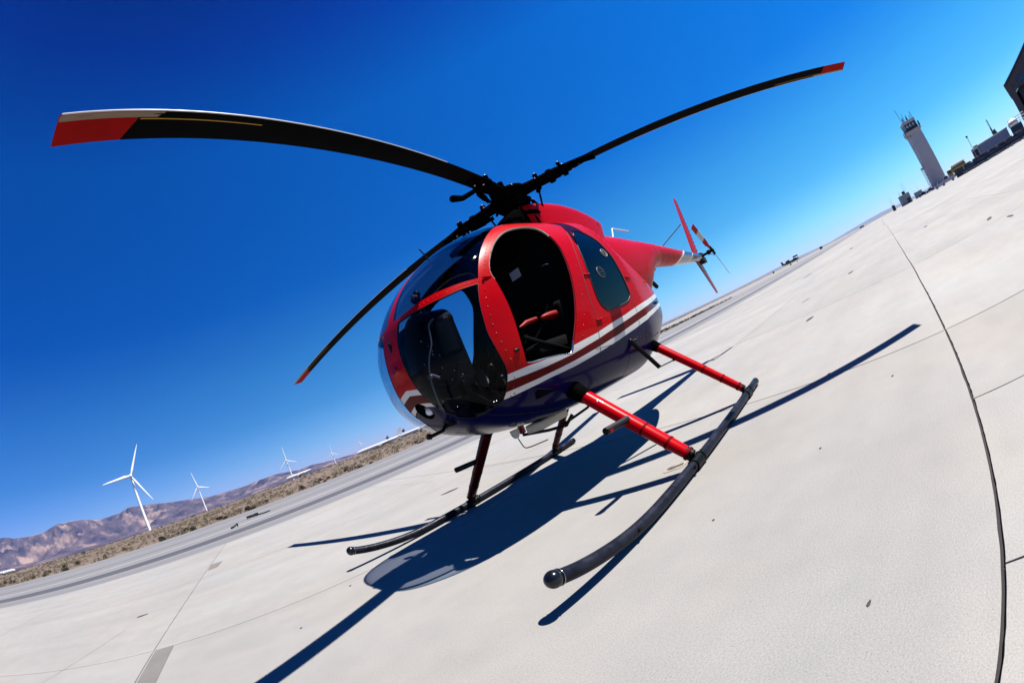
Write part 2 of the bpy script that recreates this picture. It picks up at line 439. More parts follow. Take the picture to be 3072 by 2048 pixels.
for ri in range(len(rows)-1):
    cols = colsR if rows[ri+1] < 0 and rows[ri] > -4 else colsL
    for ci in range(len(cols)-1):
        a0, a1, b0, b1 = cols[ci], cols[ci+1], rows[ri], rows[ri+1]
        near = abs(a0) < 9 and -5 < b0 < 8
        n1 = 60 if near else 6; n2 = 50 if near else 5
        top = []
        for i in range(n1): t = a0 + (a1-a0)*i/n1; top.append((t, border('row', b0, t, 1)))
        for i in range(n2): t = b0 + (b1-b0)*i/n2; top.append((border('col', a1, t, -1), t))
        for i in range(n1): t = a1 + (a0-a1)*i/n1; top.append((t, border('row', b1, t, -1)))
        for i in range(n2): t = b1 + (b0-b1)*i/n2; top.append((border('col', a0, t, 1), t))
        # tidy the corners so that no edge point strays outside the neighbouring edge
        ea0 = a0 + joint_w('col', a0); ea1 = a1 - joint_w('col', a1); eb0 = b0 + joint_w('row', b0); eb1 = b1 - joint_w('row', b1)
        top = [(min(max(x, ea0 - .0), ea1) if (x < a0 + .1 or x > a1 - .1) and False else min(max(x, a0 + .004), a1 - .004), min(max(y, b0 + .004), b1 - .004)) for x, y in top]
        n = len(top)
        vs = [G(x, y, 0) for x, y in top] + [G(x, y, -.05) for x, y in top]
        mb = MB(); mb.add(vs, [tuple(range(n))] + [(i, n+i, n+(i+1) % n, (i+1) % n) for i in range(n)])
        mb.build('concrete_slab', CONC, apron)
# the rest of the apron, too far for single slabs
fa = empty('outer_apron'); fa['kind'] = 'structure'
for nm, a0, a1, b0, b1 in (('slab_field', 46, 620, -420, 12.12), ('slab_field', -16.3, 46, -420, -25.4), ('slab_field', -300, -16.3, -420, 12.12)):
    sheet(nm, a0, a1, b0, b1, 0.0, CONC_FAR, 20, 10, kind='stuff', parent=fa)
# taxiway beyond
sheet('taxiway', -400, 1300, 12.135, 34.6, -0.004, ASPH, 40, 4)
sheet('cross_taxiway', 84, 1300, 34.63, 262, -0.004, ASPH_L, 30, 10)
tw = empty('taxiway_marking'); tw['kind'] = 'structure'
sheet('edge_line', -400, 1300, 13.95, 14.12, 0.004, LINEP, 40, kind=None, parent=tw)
sheet('dark_strip', -400, 1300, 14.14, 16.3, 0.001, DARKASPH, 40, kind=None, parent=tw)
sheet('edge_line', -400, 1300, 18.4, 18.75, 0.001, LINEP, 40, kind=None, parent=tw)
sheet('edge_line', -400, 1300, 21.9, 22.05, 0.001, DARKASPH, 40, kind=None, parent=tw)
sheet('edge_line', -400, 1300, 25.7, 25.95, 0.001, LINEP, 40, kind=None, parent=tw)
sheet('edge_line', -400, 1300, 29.4, 29.7, 0.001, DARKASPH, 40, kind=None, parent=tw)

def blot(name, a, b, ra, rb, rot, m, z, seed, n=40, amp=.35, parent=None):
    pts = []
    for i in range(n):
        t = 2*math.pi*i/n; k = 1 + amp * noise.noise(Vector((math.cos(t)*1.6, math.sin(t)*1.6, seed))) + amp*.5*noise.noise(Vector((math.cos(t)*5, math.sin(t)*5, seed)))
        x, y = ra*k*math.cos(t), rb*k*math.sin(t)
        pts.append(G(a + x*math.cos(rot) - y*math.sin(rot), b + x*math.sin(rot) + y*math.cos(rot), z))
    mb = MB(); mb.add(pts, [tuple(range(n))]); o = mb.build(name, m, parent); 
    if parent is None: o['kind'] = 'structure'
    return o
# repairs, spalls and stains
mb = MB(); mb.add([G(-1.612, 3.585, .003), G(-1.612, -.15, .003), G(-1.40, -.15, .003), G(-1.405, 3.585, .003)], [(0, 1, 2, 3)]); mb.build('repair_strip', PATCH, apron)
mb = MB(); mb.add([G(-1.62, 8.45, .003), G(-1.60, 7.75, .003), G(-1.40, 7.8, .003), G(-1.36, 8.4, .003)], [(0, 1, 2, 3)]); mb.build('repair_strip', PATCH, apron)
sp = blot('spalled_patch', 2.235, 1.80, .10, .045, -1.0, SPALLM, .003, 3.3, parent=apron)
blot('spalled_core', 2.24, 1.80, .07, .022, -1.0, SPALLD, .005, 8.1, amp=.7, parent=apron)
for k, (a, b, ra, rb) in enumerate([(6.93, 1.82, .16, .05), (2.3, 5.5, .12, .05), (-2.33, 5.41, .10, .035), (8.3, -2.2, .2, .06), (7.2, -2.35, .16, .05), (12, 1.5, .25, .07), (10.2, 2.6, .2, .04), (14.8, -1.4, .25, .07), (2.05, .70, .009, .006), (.91, .24, .012, .006), (1.5, 1.1, .008, .006), (3.4, .9, .02, .012), (2.8, .3, .012, .01), (-.2, 2.9, .01, .01), (0.3, 3.4, .012, .012), (22, 5, .7, .12), (30, 3, .8, .15)]):
    blot('stain', a, b, ra, rb, random.uniform(-.4, .4), STAIN, .0025, k * 2.7, parent=apron, n=20)
# hairline scars across the slabs
for k, (p, q) in enumerate([((2.8, 13 - 1.0), (2.82, 7.25)), ((3.22, 7.0), (3.27, 4.4)), ((-3.5, 2.0), (-2.4, 4.8)), ((9.2, -3.2), (15.5, -2.2)), ((5.0, 8), (5.4, 11))]):
    n = 26; vs = []
    for i in range(n):
        t = i / (n-1); a = p[0] + (q[0]-p[0])*t + .03*noise.noise(Vector((t*6, k, 0))); b = p[1] + (q[1]-p[1])*t + .03*noise.noise(Vector((t*6, k, 5)))
        w = .002
        dx, dy = q[1]-p[1], -(q[0]-p[0]); l = math.hypot(dx, dy)
        vs += [G(a + dx/l*w, b + dy/l*w, .0022), G(a - dx/l*w, b - dy/l*w, .0022)]
    mb = MB(); mb.add(vs, [(2*i, 2*i+1, 2*i+3, 2*i+2) for i in range(n-1)]); mb.build('hairline_crack', SEALANT, apron)

# ------------------------------------------------------------------ mountains and far hills
def rock_mat(name, c0, c1, c2):
    c0, c1, c2 = (tuple(v * ALB for v in c) for c in (c0, c1, c2))
    m = bpy.data.materials.new(name); m.use_nodes = True
    nt = m.node_tree; b = nt.nodes['Principled BSDF']; b.inputs['Roughness'].default_value = .95; b.inputs['Specular IOR Level'].default_value = .1
    ge = nt.nodes.new('ShaderNodeNewGeometry'); n = nt.nodes.new('ShaderNodeTexNoise'); n.inputs['Scale'].default_value = .0035; n.inputs['Detail'].default_value = 10; n.inputs['Roughness'].default_value = .62
    rp = nt.nodes.new('ShaderNodeValToRGB'); e = rp.color_ramp.elements
    e[0].position = .36; e[0].color = (*c0, 1); e[1].position = .66; e[1].color = (*c2, 1); x = e.new(.52); x.color = (*c1, 1)
    nt.links.new(ge.outputs['Position'], n.inputs['Vector']); nt.links.new(n.outputs['Fac'], rp.inputs[0]); nt.links.new(rp.outputs[0], b.inputs['Base Color'])
    return m
ROCK = rock_mat('desert_rock', (.026, .023, .050), (.080, .060, .084), (.25, .175, .155))
HILLM = rock_mat('far_hill_rock', (.10, .10, .12), (.14, .13, .14), (.2, .17, .16))
RIDGE = [(-110, 2.9), (-100, 3.3), (-92, 3.0), (-86, 3.5), (-81, 3.3), (-78.5, 3.55), (-77.14, 3.78), (-76.4, 3.75), (-75.6, 3.6), (-74.95, 3.42), (-73.6, 3.34), (-71.8, 3.29), (-70, 3.35), (-68.9, 3.61), (-67.9, 3.82), (-66.1, 3.79), (-64.8, 3.73), (-63.3, 3.46), (-61.2, 3.05), (-59.4, 3.12), (-58.2, 3.1), (-56.7, 3.52), (-55.3, 3.29), (-53.7, 3.1), (-52.2, 2.87), (-51, 2.65), (-49.96, 2.48), (-47.3, 2.08), (-45.2, 1.71), (-43.3, 1.64), (-40.5, 1.52), (-37.7, 1.62), (-35.3, 1.58), (-32.4, 1.09), (-30.5, 1.12), (-27.8, .73), (-24, .5), (-19, .35), (-12, .3)]
def mountain(name, ridge, r0_, r1_, rs, m, base, step, amp, seed):
    azs = np.arange(ridge[0][0], ridge[-1][0], step); xs = [q[0] for q in ridge]; ys = [q[1] for q in ridge]
    vs = []; fs = []; NR = rs
    for a in azs:
        H = math.tan(R(float(np.interp(a, xs, ys)))) * r1_
        H += CAM_H
        for k in range(NR + 6):
            t = k / (NR - 1); r_ = r0_ + (r1_ - r0_) * min(t, 1.0) + max(0, t - 1) * (r1_ - r0_) * 2
            x, y = r_ * math.sin(R(a)), r_ * math.cos(R(a))
            q = Vector((x, y, seed)) / 900.0
            rd = 1 - abs(noise.noise(q)) * 2; rd2 = 1 - abs(noise.noise(q * 2.3 + Vector((5, 1, 0)))) * 2; rd3 = noise.noise(q * 6.1); rd4 = 1 - abs(noise.noise(q * 13)) * 2
            if t <= 1:
                fan = 0.13 * t / .45 if t < .45 else .13 + (t - .45) / .55 * .87
                env = math.sin(math.pi * min(max((t - .38) / .62, 0), 1)) ** .7 if t > .38 else 0
                z = H * (fan ** 1.05) + H * env * amp * (.55*(rd-.5) + .33*(rd2-.5) + .12*rd3 + .10*(rd4-.5))
                z = min(z, H * (r_ / r1_) * .985 if t < 1 else z)
            else: z = H * (1 - (t - 1) * 2.5)
            vs.append((x, y, z + base * (1 - min(t, 1))))
    NT = NR + 6
    for i in range(len(azs) - 1):
        for k in range(NT - 1):
            fs.append((i*NT+k, (i+1)*NT+k, (i+1)*NT+k+1, i*NT+k+1))
    mb = MB(); mb.add(vs, fs, 0, True); o = mb.build(name, m); o['kind'] = 'structure'
    return o
mountain('mountains', RIDGE, 2600, 7000, 64, ROCK, 2.0, .22, .9, 2.0)
mountain('hills', [(8, .0), (20, .25), (29, .18), (35, .25), (39.2, .33), (42, .18), (44, .12), (46.8, .28), (50, .38), (52.6, .42), (54.4, .3), (58, .22), (64, .3), (72, .25), (80, .2)], 9000, 14000, 12, HILLM, 0.0, .5, .4, 9.0)

# ------------------------------------------------------------------ desert scrub
SAGE = mat('sage_leaves', (.075, .078, .045), .9, noise_amt=.45, noise_scale=.6, spec=.1)
STRAW = mat('dry_straw', (.17, .135, .08), .9, noise_amt=.3, noise_scale=.6, spec=.1)
DUSK = mat('dark_scrub', (.035, .034, .023), .9, noise_amt=.4, noise_scale=.6, spec=.1)
def tuft(rng, n, w, h):
    vs = []; fs = []
    for i in range(n):
        a = rng.uniform(0, 2*math.pi); t = rng.uniform(0, 1) ** .5; el = rng.uniform(.15, 1.35)
        c = np.array([w*t*math.cos(a)*math.cos(el)*1.0, w*t*math.sin(a)*math.cos(el)*1.0, h*math.sin(el)*rng.uniform(.35, 1)])
        s = rng.uniform(.10, .2) * (w + h) * .5
        d1 = rng.normal(size=3); d1 /= np.linalg.norm(d1); d2 = rng.normal(size=3); d2 /= np.linalg.norm(d2)
        k = len(vs); vs += [c + d1*s, c + d2*s, c - (d1+d2)*s*.6]; fs.append((k, k+1, k+2))
    vs = np.array(vs); vs[:, 2] = np.maximum(vs[:, 2], -.02)
    return vs, fs
rng = np.random.default_rng(5)
protos = [tuft(rng, 44, .5, .45) for _ in range(5)]
def scatter(name, label, count, amin, amax, bfun, mats_, smin, smax, dens_seed):
    V = []; F = []; Mi = []; n0 = 0
    for _ in range(count):
        a = rng.uniform(amin, amax); b = bfun(); p_ = G(a, b)
        if a > 82 and b < 264: continue
        k_ = noise.noise(Vector((a*.03, b*.05, dens_seed)))
        if k_ < rng.uniform(-.6, .1): continue
        vs, fs = protos[rng.integers(5)]; s = rng.uniform(smin, smax)
        th = rng.uniform(0, 6.28); c_, s_ = math.cos(th), math.sin(th)
        q = vs * s * np.array([1.2, 1.2, 1.0]); q = np.stack([q[:, 0]*c_ - q[:, 1]*s_, q[:, 0]*s_ + q[:, 1]*c_, q[:, 2]], 1) + np.array([p_.x, p_.y, terrain_z(p_.x, p_.y)])
        V.append(q); F += [(x+n0, y+n0, z+n0) for x, y, z in fs]; Mi += [rng.choice(len(mats_), p=[.42, .36, .22])] * len(fs); n0 += len(q)
    me = bpy.data.meshes.new(name); me.from_pydata(np.vstack(V).tolist(), [], F)
    for m_ in mats_: me.materials.append(m_)
    me.polygons.foreach_set('material_index', Mi); me.update()
    o = bpy.data.objects.new(name, me); COL.objects.link(o); o['kind'] = 'stuff'; o['label'] = label
    return o
scatter('desert_scrub', 'grey green and straw coloured scrub covering the desert beyond the taxiway', 12500, -90, 260, lambda: 35.2 + 120 * rng.uniform(0, 1) ** 1.7, [SAGE, STRAW, DUSK], .28, .85, 1.0)
scatter('far_scrub', 'scrub thinning into a low grey green band far out on the desert plain', 4200, -500, 900, lambda: 130 + 420 * rng.uniform(0, 1) ** 1.1, [SAGE, DUSK, STRAW], 1.0, 2.4, 4.0)
sh_v, sh_f = tuft(rng, 260, .62, .62)
me = bpy.data.meshes.new('desert_shrub'); me.from_pydata(sh_v.tolist(), [], sh_f); me.materials.append(DUSK); me.update()
for k in range(90):
    a = rng.uniform(-40, 70); b = 35.4 + 10 * rng.uniform(0, 1) ** 1.5; p_ = G(a, b)
    o = bpy.data.objects.new('desert_shrub', me); COL.objects.link(o)
    o.location = (p_.x, p_.y, terrain_z(p_.x, p_.y)); s = rng.uniform(.25, .72); o.scale = (s, s, s * rng.uniform(.7, 1)); o.rotation_euler = (0, 0, rng.uniform(0, 6.28))
    tag(o, 'dark olive shrub growing on brown soil just beyond the taxiway edge', 'shrub', 'dark shrubs along the taxiway edge')

# ------------------------------------------------------------------ the air
hz = MB().box((-15500, -4000, -60), (15500, 15500, 640))
hv = bpy.data.materials.new('thin_haze'); hv.use_nodes = True
hn = hv.node_tree; hn.nodes.clear()
pv = hn.nodes.new('ShaderNodeVolumePrincipled'); pv.inputs['Color'].default_value = (.16, .50, 1.0, 1); pv.inputs['Density'].default_value = HAZE; pv.inputs['Anisotropy'].default_value = 0.2
ho = hn.nodes.new('ShaderNodeOutputMaterial'); hn.links.new(pv.outputs[0], ho.inputs['Volume'])
if HAZE: 
    ob = hz.build('haze', hv); ob['kind'] = 'stuff'
POLY = {
    'arch': [(0.689, 0.272, 2.224), (0.91, 0.376, 2.105), (1.05, 0.43, 2.022), (1.155, 0.468, 1.943), (1.241, 0.497, 1.867), (1.318, 0.522, 1.785), (1.367, 0.538, 1.72), (1.403, 0.548, 1.665)],
    'band_up': [(1.408, 0.548, 1.66), (1.479, 0.526, 1.662), (1.539, 0.502, 1.662), (1.61, 0.465, 1.66), (1.673, 0.419, 1.658), (1.719, 0.372, 1.654), (1.754, 0.321, 1.65), (1.777, 0.277, 1.644), (1.797, 0.226, 1.637), (1.81, 0.163, 1.635), (1.816, 0.106, 1.634)],
    'band_low': [(1.432, 0.553, 1.621), (1.49, 0.537, 1.619), (1.551, 0.514, 1.617), (1.597, 0.495, 1.612), (1.64, 0.473, 1.607), (1.685, 0.442, 1.604), (1.726, 0.405, 1.602), (1.763, 0.36, 1.6), (1.792, 0.303, 1.601), (1.809, 0.253, 1.602), (1.821, 0.194, 1.605)],
    'strip': [(1.828, 0.126, 1.608), (1.851, 0.116, 1.556), (1.875, 0.111, 1.482), (1.89, 0.111, 1.405), (1.895, 0.114, 1.357), (1.896, 0.117, 1.317), (1.893, 0.124, 1.235), (1.878, 0.132, 1.158), (1.857, 0.137, 1.095), (1.827, 0.147, 1.036), (1.788, 0.146, 0.98)],
    'chin_bot': [(1.756, 0.155, 0.943), (1.711, 0.173, 0.902), (1.664, 0.206, 0.868), (1.626, 0.261, 0.849), (1.596, 0.34, 0.852), (1.564, 0.408, 0.866), (1.533, 0.456, 0.885)],
    'chin_aft': [(1.434, 0.554, 1.617), (1.472, 0.56, 1.546), (1.5, 0.563, 1.469), (1.519, 0.564, 1.382), (1.528, 0.561, 1.295), (1.52, 0.563, 1.205), (1.506, 0.561, 1.125), (1.497, 0.555, 1.059), (1.5, 0.543, 1.014), (1.512, 0.52, 0.964), (1.521, 0.492, 0.92), (1.532, 0.455, 0.884)],
    'door': [(1.334, 0.586, 1.035), (1.34, 0.595, 1.104), (1.329, 0.602, 1.213), (1.313, 0.605, 1.324), (1.306, 0.604, 1.44), (1.304, 0.595, 1.54), (1.303, 0.581, 1.624), (1.301, 0.568, 1.675), (1.277, 0.555, 1.73), (1.223, 0.538, 1.798), (1.15, 0.517, 1.87), (1.05, 0.488, 1.949), (0.934, 0.458, 2.018), (0.808, 0.432, 2.071), (0.666, 0.421, 2.1), (0.548, 0.428, 2.101), (0.47, 0.457, 2.069), (0.446, 0.5, 2.007), (0.448, 0.547, 1.916), (0.463, 0.588, 1.801), (0.496, 0.612, 1.699), (0.538, 0.628, 1.591), (0.586, 0.636, 1.478), (0.631, 0.638, 1.385), (0.682, 0.638, 1.297), (0.745, 0.636, 1.202), (0.801, 0.633, 1.135), (0.862, 0.627, 1.061), (0.924, 0.615, 0.988), (1.028, 0.613, 1.001), (1.187, 0.603, 1.018)],
    'rearwin': [(0.066, 0.515, 1.982), (0.18, 0.568, 1.862), (0.25, 0.605, 1.733), (0.31, 0.63, 1.569), (0.351, 0.637, 1.434), (0.369, 0.638, 1.318), (0.348, 0.638, 1.249), (0.279, 0.637, 1.204), (0.142, 0.637, 1.202), (-0.018, 0.638, 1.215), (-0.096, 0.638, 1.232), (-0.155, 0.638, 1.275), (-0.163, 0.638, 1.34), (-0.174, 0.638, 1.422), (-0.179, 0.634, 1.524), (-0.186, 0.62, 1.649), (-0.175, 0.602, 1.745), (-0.156, 0.573, 1.848), (-0.103, 0.538, 1.936), (-0.021, 0.508, 1.993)],
    'w1t': [(1.879, 0.109, 1.158), (1.498, 0.544, 1.016), (1.347, 0.581, 1.018), (1.188, 0.603, 1.016), (0.881, 0.624, 1.035), (0.562, 0.63, 1.059), (0.312, 0.633, 1.092), (0.062, 0.635, 1.12), (-0.309, 0.637, 1.171), (-1.4, 0.3, 1.28)],
    'w1b': [(1.866, 0.114, 1.116), (1.506, 0.528, 0.976), (1.361, 0.567, 0.972), (1.205, 0.591, 0.971), (0.927, 0.614, 0.98), (0.566, 0.625, 1.014), (0.318, 0.629, 1.044), (0.035, 0.632, 1.077), (-0.348, 0.63, 1.126), (-1.35, 0.33, 1.225)],
    'w2t': [(1.837, 0.114, 1.051), (1.513, 0.495, 0.919), (1.384, 0.541, 0.919), (1.172, 0.582, 0.924), (0.907, 0.604, 0.935), (0.597, 0.615, 0.957), (0.273, 0.621, 0.986), (-0.019, 0.626, 1.023), (-0.389, 0.619, 1.072), (-1.45, 0.25, 1.175)],
    'w2b': [(1.82, 0.11, 1.023), (1.519, 0.463, 0.883), (1.385, 0.522, 0.885), (1.178, 0.57, 0.894), (0.919, 0.593, 0.898), (0.615, 0.606, 0.917), (0.296, 0.613, 0.943), (-0.022, 0.62, 0.978), (-0.396, 0.614, 1.031), (-1.4, 0.273, 1.132)],
    'seam_door': [(0.109, 0.481, 2.037), (0.227, 0.56, 1.885), (0.319, 0.604, 1.737), (0.403, 0.632, 1.547), (0.46, 0.638, 1.375), (0.493, 0.638, 1.223), (0.528, 0.633, 1.092), (0.572, 0.62, 0.983), (0.589, 0.605, 0.911)],
    'vents': [(-0.099, 0.61, 1.71), (0.138, 0.633, 1.528)],
    'hinges': [(1.35, 0.565, 1.652), (0.359, 0.633, 1.527), (0.475, 0.636, 1.15), (-0.255, 0.637, 1.439), (-0.789, 0.52, 1.385), (1.387, 0.589, 1.135)],
    'seam_rear': [(-0.229, 0.615, 0.955), (-0.205, 0.597, 0.884), (-0.181, 0.576, 0.828), (0.149, 0.555, 0.788), (0.148, 0.477, 0.695), (0.157, 0.408, 0.651)],
    'seam_h': [(0.025, 0.602, 0.901), (-0.097, 0.596, 0.881), (-0.21, 0.593, 0.87), (-0.407, 0.567, 0.851), (-0.658, 0.498, 0.865)],
}
STRUT_SHADED = mat('shaded_strut_red', (.055, .001, .0015), .32, coat=.15, spec=.1)  # starboard struts: same red paint, with the fuselage's shade put into the colour
EDGE = mat('bare_leading_edge', (.55, .55, .56), .35, spec=.5)
# ------------------------------------------------------------------ the helicopter
# frame: +X nose, +Y port, +Z up, origin on the ground under the rotor mast; metres
heli = empty('helicopter', (0.5656, 4.129, 0), 3.9297, 'red and navy helicopter with white stripes and open cabin door parked on the apron', 'helicopter')

BODY = dict(Xn=1.8972, zn=1.3164, X0=0.3923, zt=2.2734, zb=0.5969, w=0.6382, pft=2.0959, pfb=2.3203, pfw=3.5635, Xr=-1.8672, zr=1.1455, X1=-0.3088, prt=0.6946, prb=1.2703, prw=1.2653, pcu=2.3865, pcl=3.3758, zw=1.3559)
def body_F(P):
    d = BODY; X = P[:, 0]
    uf = np.clip((X - d['X0']) / (d['Xn'] - d['X0']), 0, 1); ur = np.clip((d['X1'] - X) / (d['X1'] - d['Xr']), 0, 1)
    sc = lambda u, p: np.maximum(1 - u ** p, 1e-6) ** (1 / p)
    zc = d['zw'] + (d['zn'] - d['zw']) * uf ** 2 + (d['zr'] - d['zw']) * ur ** 2
    zt = zc + (d['zt'] - d['zw']) * sc(uf, d['pft']) * sc(ur, d['prt'])
    zb = zc - (d['zw'] - d['zb']) * sc(uf, d['pfb']) * sc(ur, d['prb'])
    w = d['w'] * sc(uf, d['pfw']) * sc(ur, d['prw'])
    upm = P[:, 2] > zc
    h = np.where(upm, zt - zc, zc - zb) + 1e-6; pe = np.where(upm, d['pcu'], d['pcl'])
    v = (np.abs(P[:, 1]) / w) ** pe + (np.abs(P[:, 2] - zc) / h) ** pe
    v = np.minimum(v, 1e6) ** (1 / pe)
    out = np.maximum(X - d['Xn'], d['Xr'] - X)
    return np.where(out > 0, 1 + 5 * out + np.hypot(P[:, 1], P[:, 2] - zc) * 1.5, v)
BC = np.array([0.25, 0.0, 1.38]); BA = np.array([1.8, 0.66, 0.84])
def to_uv(P):
    q = (np.atleast_2d(np.asarray(P, float)) - BC) / BA
    q /= np.linalg.norm(q, axis=1)[:, None]
    al = np.arccos(np.clip(q[:, 1], -1, 1)); h = np.maximum(np.hypot(q[:, 0], q[:, 2]), 1e-9)
    return np.stack([al / (np.pi/2) * q[:, 0] / h, al / (np.pi/2) * q[:, 2] / h], 1)
def uv_dir(uv):
    uv = np.atleast_2d(uv); rr = np.maximum(np.hypot(uv[:, 0], uv[:, 1]), 1e-9); al = rr * np.pi/2
    d = np.stack([np.sin(al) * uv[:, 0] / rr, np.cos(al), np.sin(al) * uv[:, 1] / rr], 1)
    d[:, 1] = np.where(rr > 0.9999, 0.0, d[:, 1])
    return d * BA
def from_uv(uv):
    d = uv_dir(uv); lo = np.full(len(d), 0.05); hi = np.full(len(d), 1.7)
    for _ in range(40):
        m = (lo + hi) / 2; ins = body_F(BC + d * m[:, None]) < 1
        lo = np.where(ins, m, lo); hi = np.where(ins, hi, m)
    P = BC + d * lo[:, None]
    return P
def body_normal(P):
    e = 0.004; g = np.zeros_like(P)
    for k in range(3):
        dd = np.zeros(3); dd[k] = e
        g[:, k] = np.clip(body_F(P + dd), 0, 5) - np.clip(body_F(P - dd), 0, 5)
    n = np.linalg.norm(g, axis=1)[:, None]
    return g / np.maximum(n, 1e-9)
def surf_pts(pts, off=0.0):
    P = from_uv(to_uv(pts)); N = body_normal(P)
    return P + N * off, N
def catmull(pts, n=6, closed=False):
    pts = np.asarray(pts, float); N = len(pts); out = []
    rng = range(N if closed else N - 1)
    for i in rng:
        if closed: a, b, c, d = pts[(i-1) % N], pts[i], pts[(i+1) % N], pts[(i+2) % N]
        else: a, b, c, d = pts[max(i-1, 0)], pts[i], pts[i+1], pts[min(i+2, N-1)]
        for k in range(n):
            t = k / n
            out.append(0.5 * ((2*b) + (-a+c)*t + (2*a-5*b+4*c-d)*t*t + (-a+3*b-3*c+d)*t**3))
    if not closed: out.append(pts[-1])
    return np.array(out)

# outlines in the (u, v) chart of the port side
door_uv = catmull(to_uv(POLY['door']), 3, True)
rearwin_uv = catmull(to_uv(POLY['rearwin']), 3, True)
swin = [(.83, .51, 1.96), (.745, .508, 1.978), (.64, .512, 1.975), (.576, .542, 1.92), (.537, .57, 1.85), (.525, .591, 1.79), (.552, .612, 1.69), (.586, .625, 1.61), (.625, .63, 1.52), (.663, .636, 1.44), (.72, .636, 1.34), (.80, .635, 1.25), (.90, .63, 1.20), (1.05, .62, 1.19), (1.17, .61, 1.22), (1.24, .605, 1.32), (1.245, .60, 1.5), (1.21, .58, 1.62), (1.14, .56, 1.74), (1.03, .53, 1.85), (.92, .52, 1.93)]
swin_uv = catmull(to_uv(swin), 2, True)
post = [(0.74, .2, 2.21), (0.70, .032, 2.24), (0.95, .032, 2.2), (1.25, .032, 2.1), (1.45, .033, 2.0), (1.604, .034, 1.885), (1.686, .036, 1.812), (1.755, .040, 1.73), (1.806, .05, 1.645)]
wind_uv = np.vstack([catmull(to_uv(post), 3), catmull(to_uv(POLY['band_up'][::-1]), 2), catmull(to_uv(POLY['arch'][::-1]), 3)])
chin_uv = np.vstack([catmull(to_uv(POLY['band_low']), 2), catmull(to_uv(POLY['strip']), 3), catmull(to_uv(POLY['chin_bot']), 3), catmull(to_uv(POLY['chin_aft'][::-1][1:]), 3)])
# landing light opening in the nose
lc = np.array([1.81, 0.0, 1.015]); LN = np.array([0.86, 0.0, -0.51]); LT = np.array([0.51, 0.0, 0.86])
LR = 0.072
light_ring = np.array([lc + LR * (math.cos(t) * LT + math.sin(t) * np.array([0, 1.0, 0])) for t in np.linspace(0, math.pi, 13)])
light_ring[0, 1] = light_ring[-1, 1] = 0
light_uv = to_uv(light_ring)
light_uv[0] /= np.hypot(*light_uv[0]); light_uv[-1] /= np.hypot(*light_uv[-1])
def stripe(key, nose_z, tail):
    q = to_uv(POLY[key]); a = to_uv([(1.89, 0.0, nose_z)]); c = to_uv([tail])
    a /= np.hypot(*a[0]); c /= np.hypot(*c[0])
    return np.vstack([a, q, c])
w1t = stripe('w1t', 1.180, (-1.75, 0, 1.335)); w1b = stripe('w1b', 1.138, (-1.75, 0, 1.275))
w2t = stripe('w2t', 1.068, (-1.7, 0, 1.225)); w2b = stripe('w2b', 1.040, (-1.7, 0, 1.17))

def in_poly(pt, poly):
    x, y = pt; ins = False; n = len(poly); j = n - 1
    for i in range(n):
        xi, yi = poly[i]; xj, yj = poly[j]
        if (yi > y) != (yj > y) and x < (xj - xi) * (y - yi) / (yj - yi + 1e-15) + xi: ins = not ins
        j = i
    return ins

cons = [(door_uv, True), (swin_uv, True), (rearwin_uv, True), (wind_uv, True), (chin_uv, True), (light_uv, False), (w1t, False), (w1b, False), (w2t, False), (w2b, False)]
PTS = []; EDG = []
nb = 220
for i in range(nb):
    a = 2 * math.pi * i / nb; PTS.append((math.cos(a), math.sin(a)))
EDG += [(i, (i+1) % nb) for i in range(nb)]
allc = []
for poly, cl in cons:
    # resample long edges so that the curved surface is followed
    q = []
    n = len(poly)
    for i in range(n if cl else n - 1):
        a = poly[i]; b_ = poly[(i+1) % n]; k = max(1, int(np.hypot(*(b_ - a)) / 0.03))
        for t in range(k): q.append(a + (b_ - a) * t / k)
    if not cl: q.append(poly[-1])
    s = len(PTS); PTS += [tuple(t) for t in q]; m = len(q)
    EDG += [(s+i, s+(i+1) % m) for i in range(m if cl else m - 1)]
    allc.append(np.array(q))
allc = np.vstack(allc + [np.array(PTS[:nb])])
g = 0.026
for i in range(-40, 41):
    for j in range(-46, 47):
        x = i * g + (g/2 if j % 2 else 0); y = j * g * 0.87
        if x*x + y*y > 0.975: continue
        if np.min((allc[:, 0]-x)**2 + (allc[:, 1]-y)**2) < (0.011)**2: continue
        PTS.append((x, y))
cdt = delaunay_2d_cdt([Vector(q) for q in PTS], EDG, [], 0, 1e-5)
VUV = np.array([(q.x, q.y) for q in cdt[0]]); TRI = [tuple(f) for f in cdt[2] if len(f) == 3]
rr_ = np.hypot(VUV[:, 0], VUV[:, 1]); onb = rr_ > 0.9985
VUV[onb] /= rr_[onb][:, None]
VP = from_uv(VUV); VP[onb, 1] = 0
VN = body_normal(np.where(onb[:, None], VP + np.array([0, 1e-4, 0]), VP)); VN[onb, 1] = 0
VN /= np.linalg.norm(VN, axis=1)[:, None]
seam_u = to_uv([(-0.15, .6, 1.0)])[0, 0]
door_front = to_uv(POLY['seam_door'])
regions = {'shell': [], 'windshield': [], 'chin_window': [], 'door_window': [], 'cabin_door': [], 'cabin_window': []}
fm_shell = []
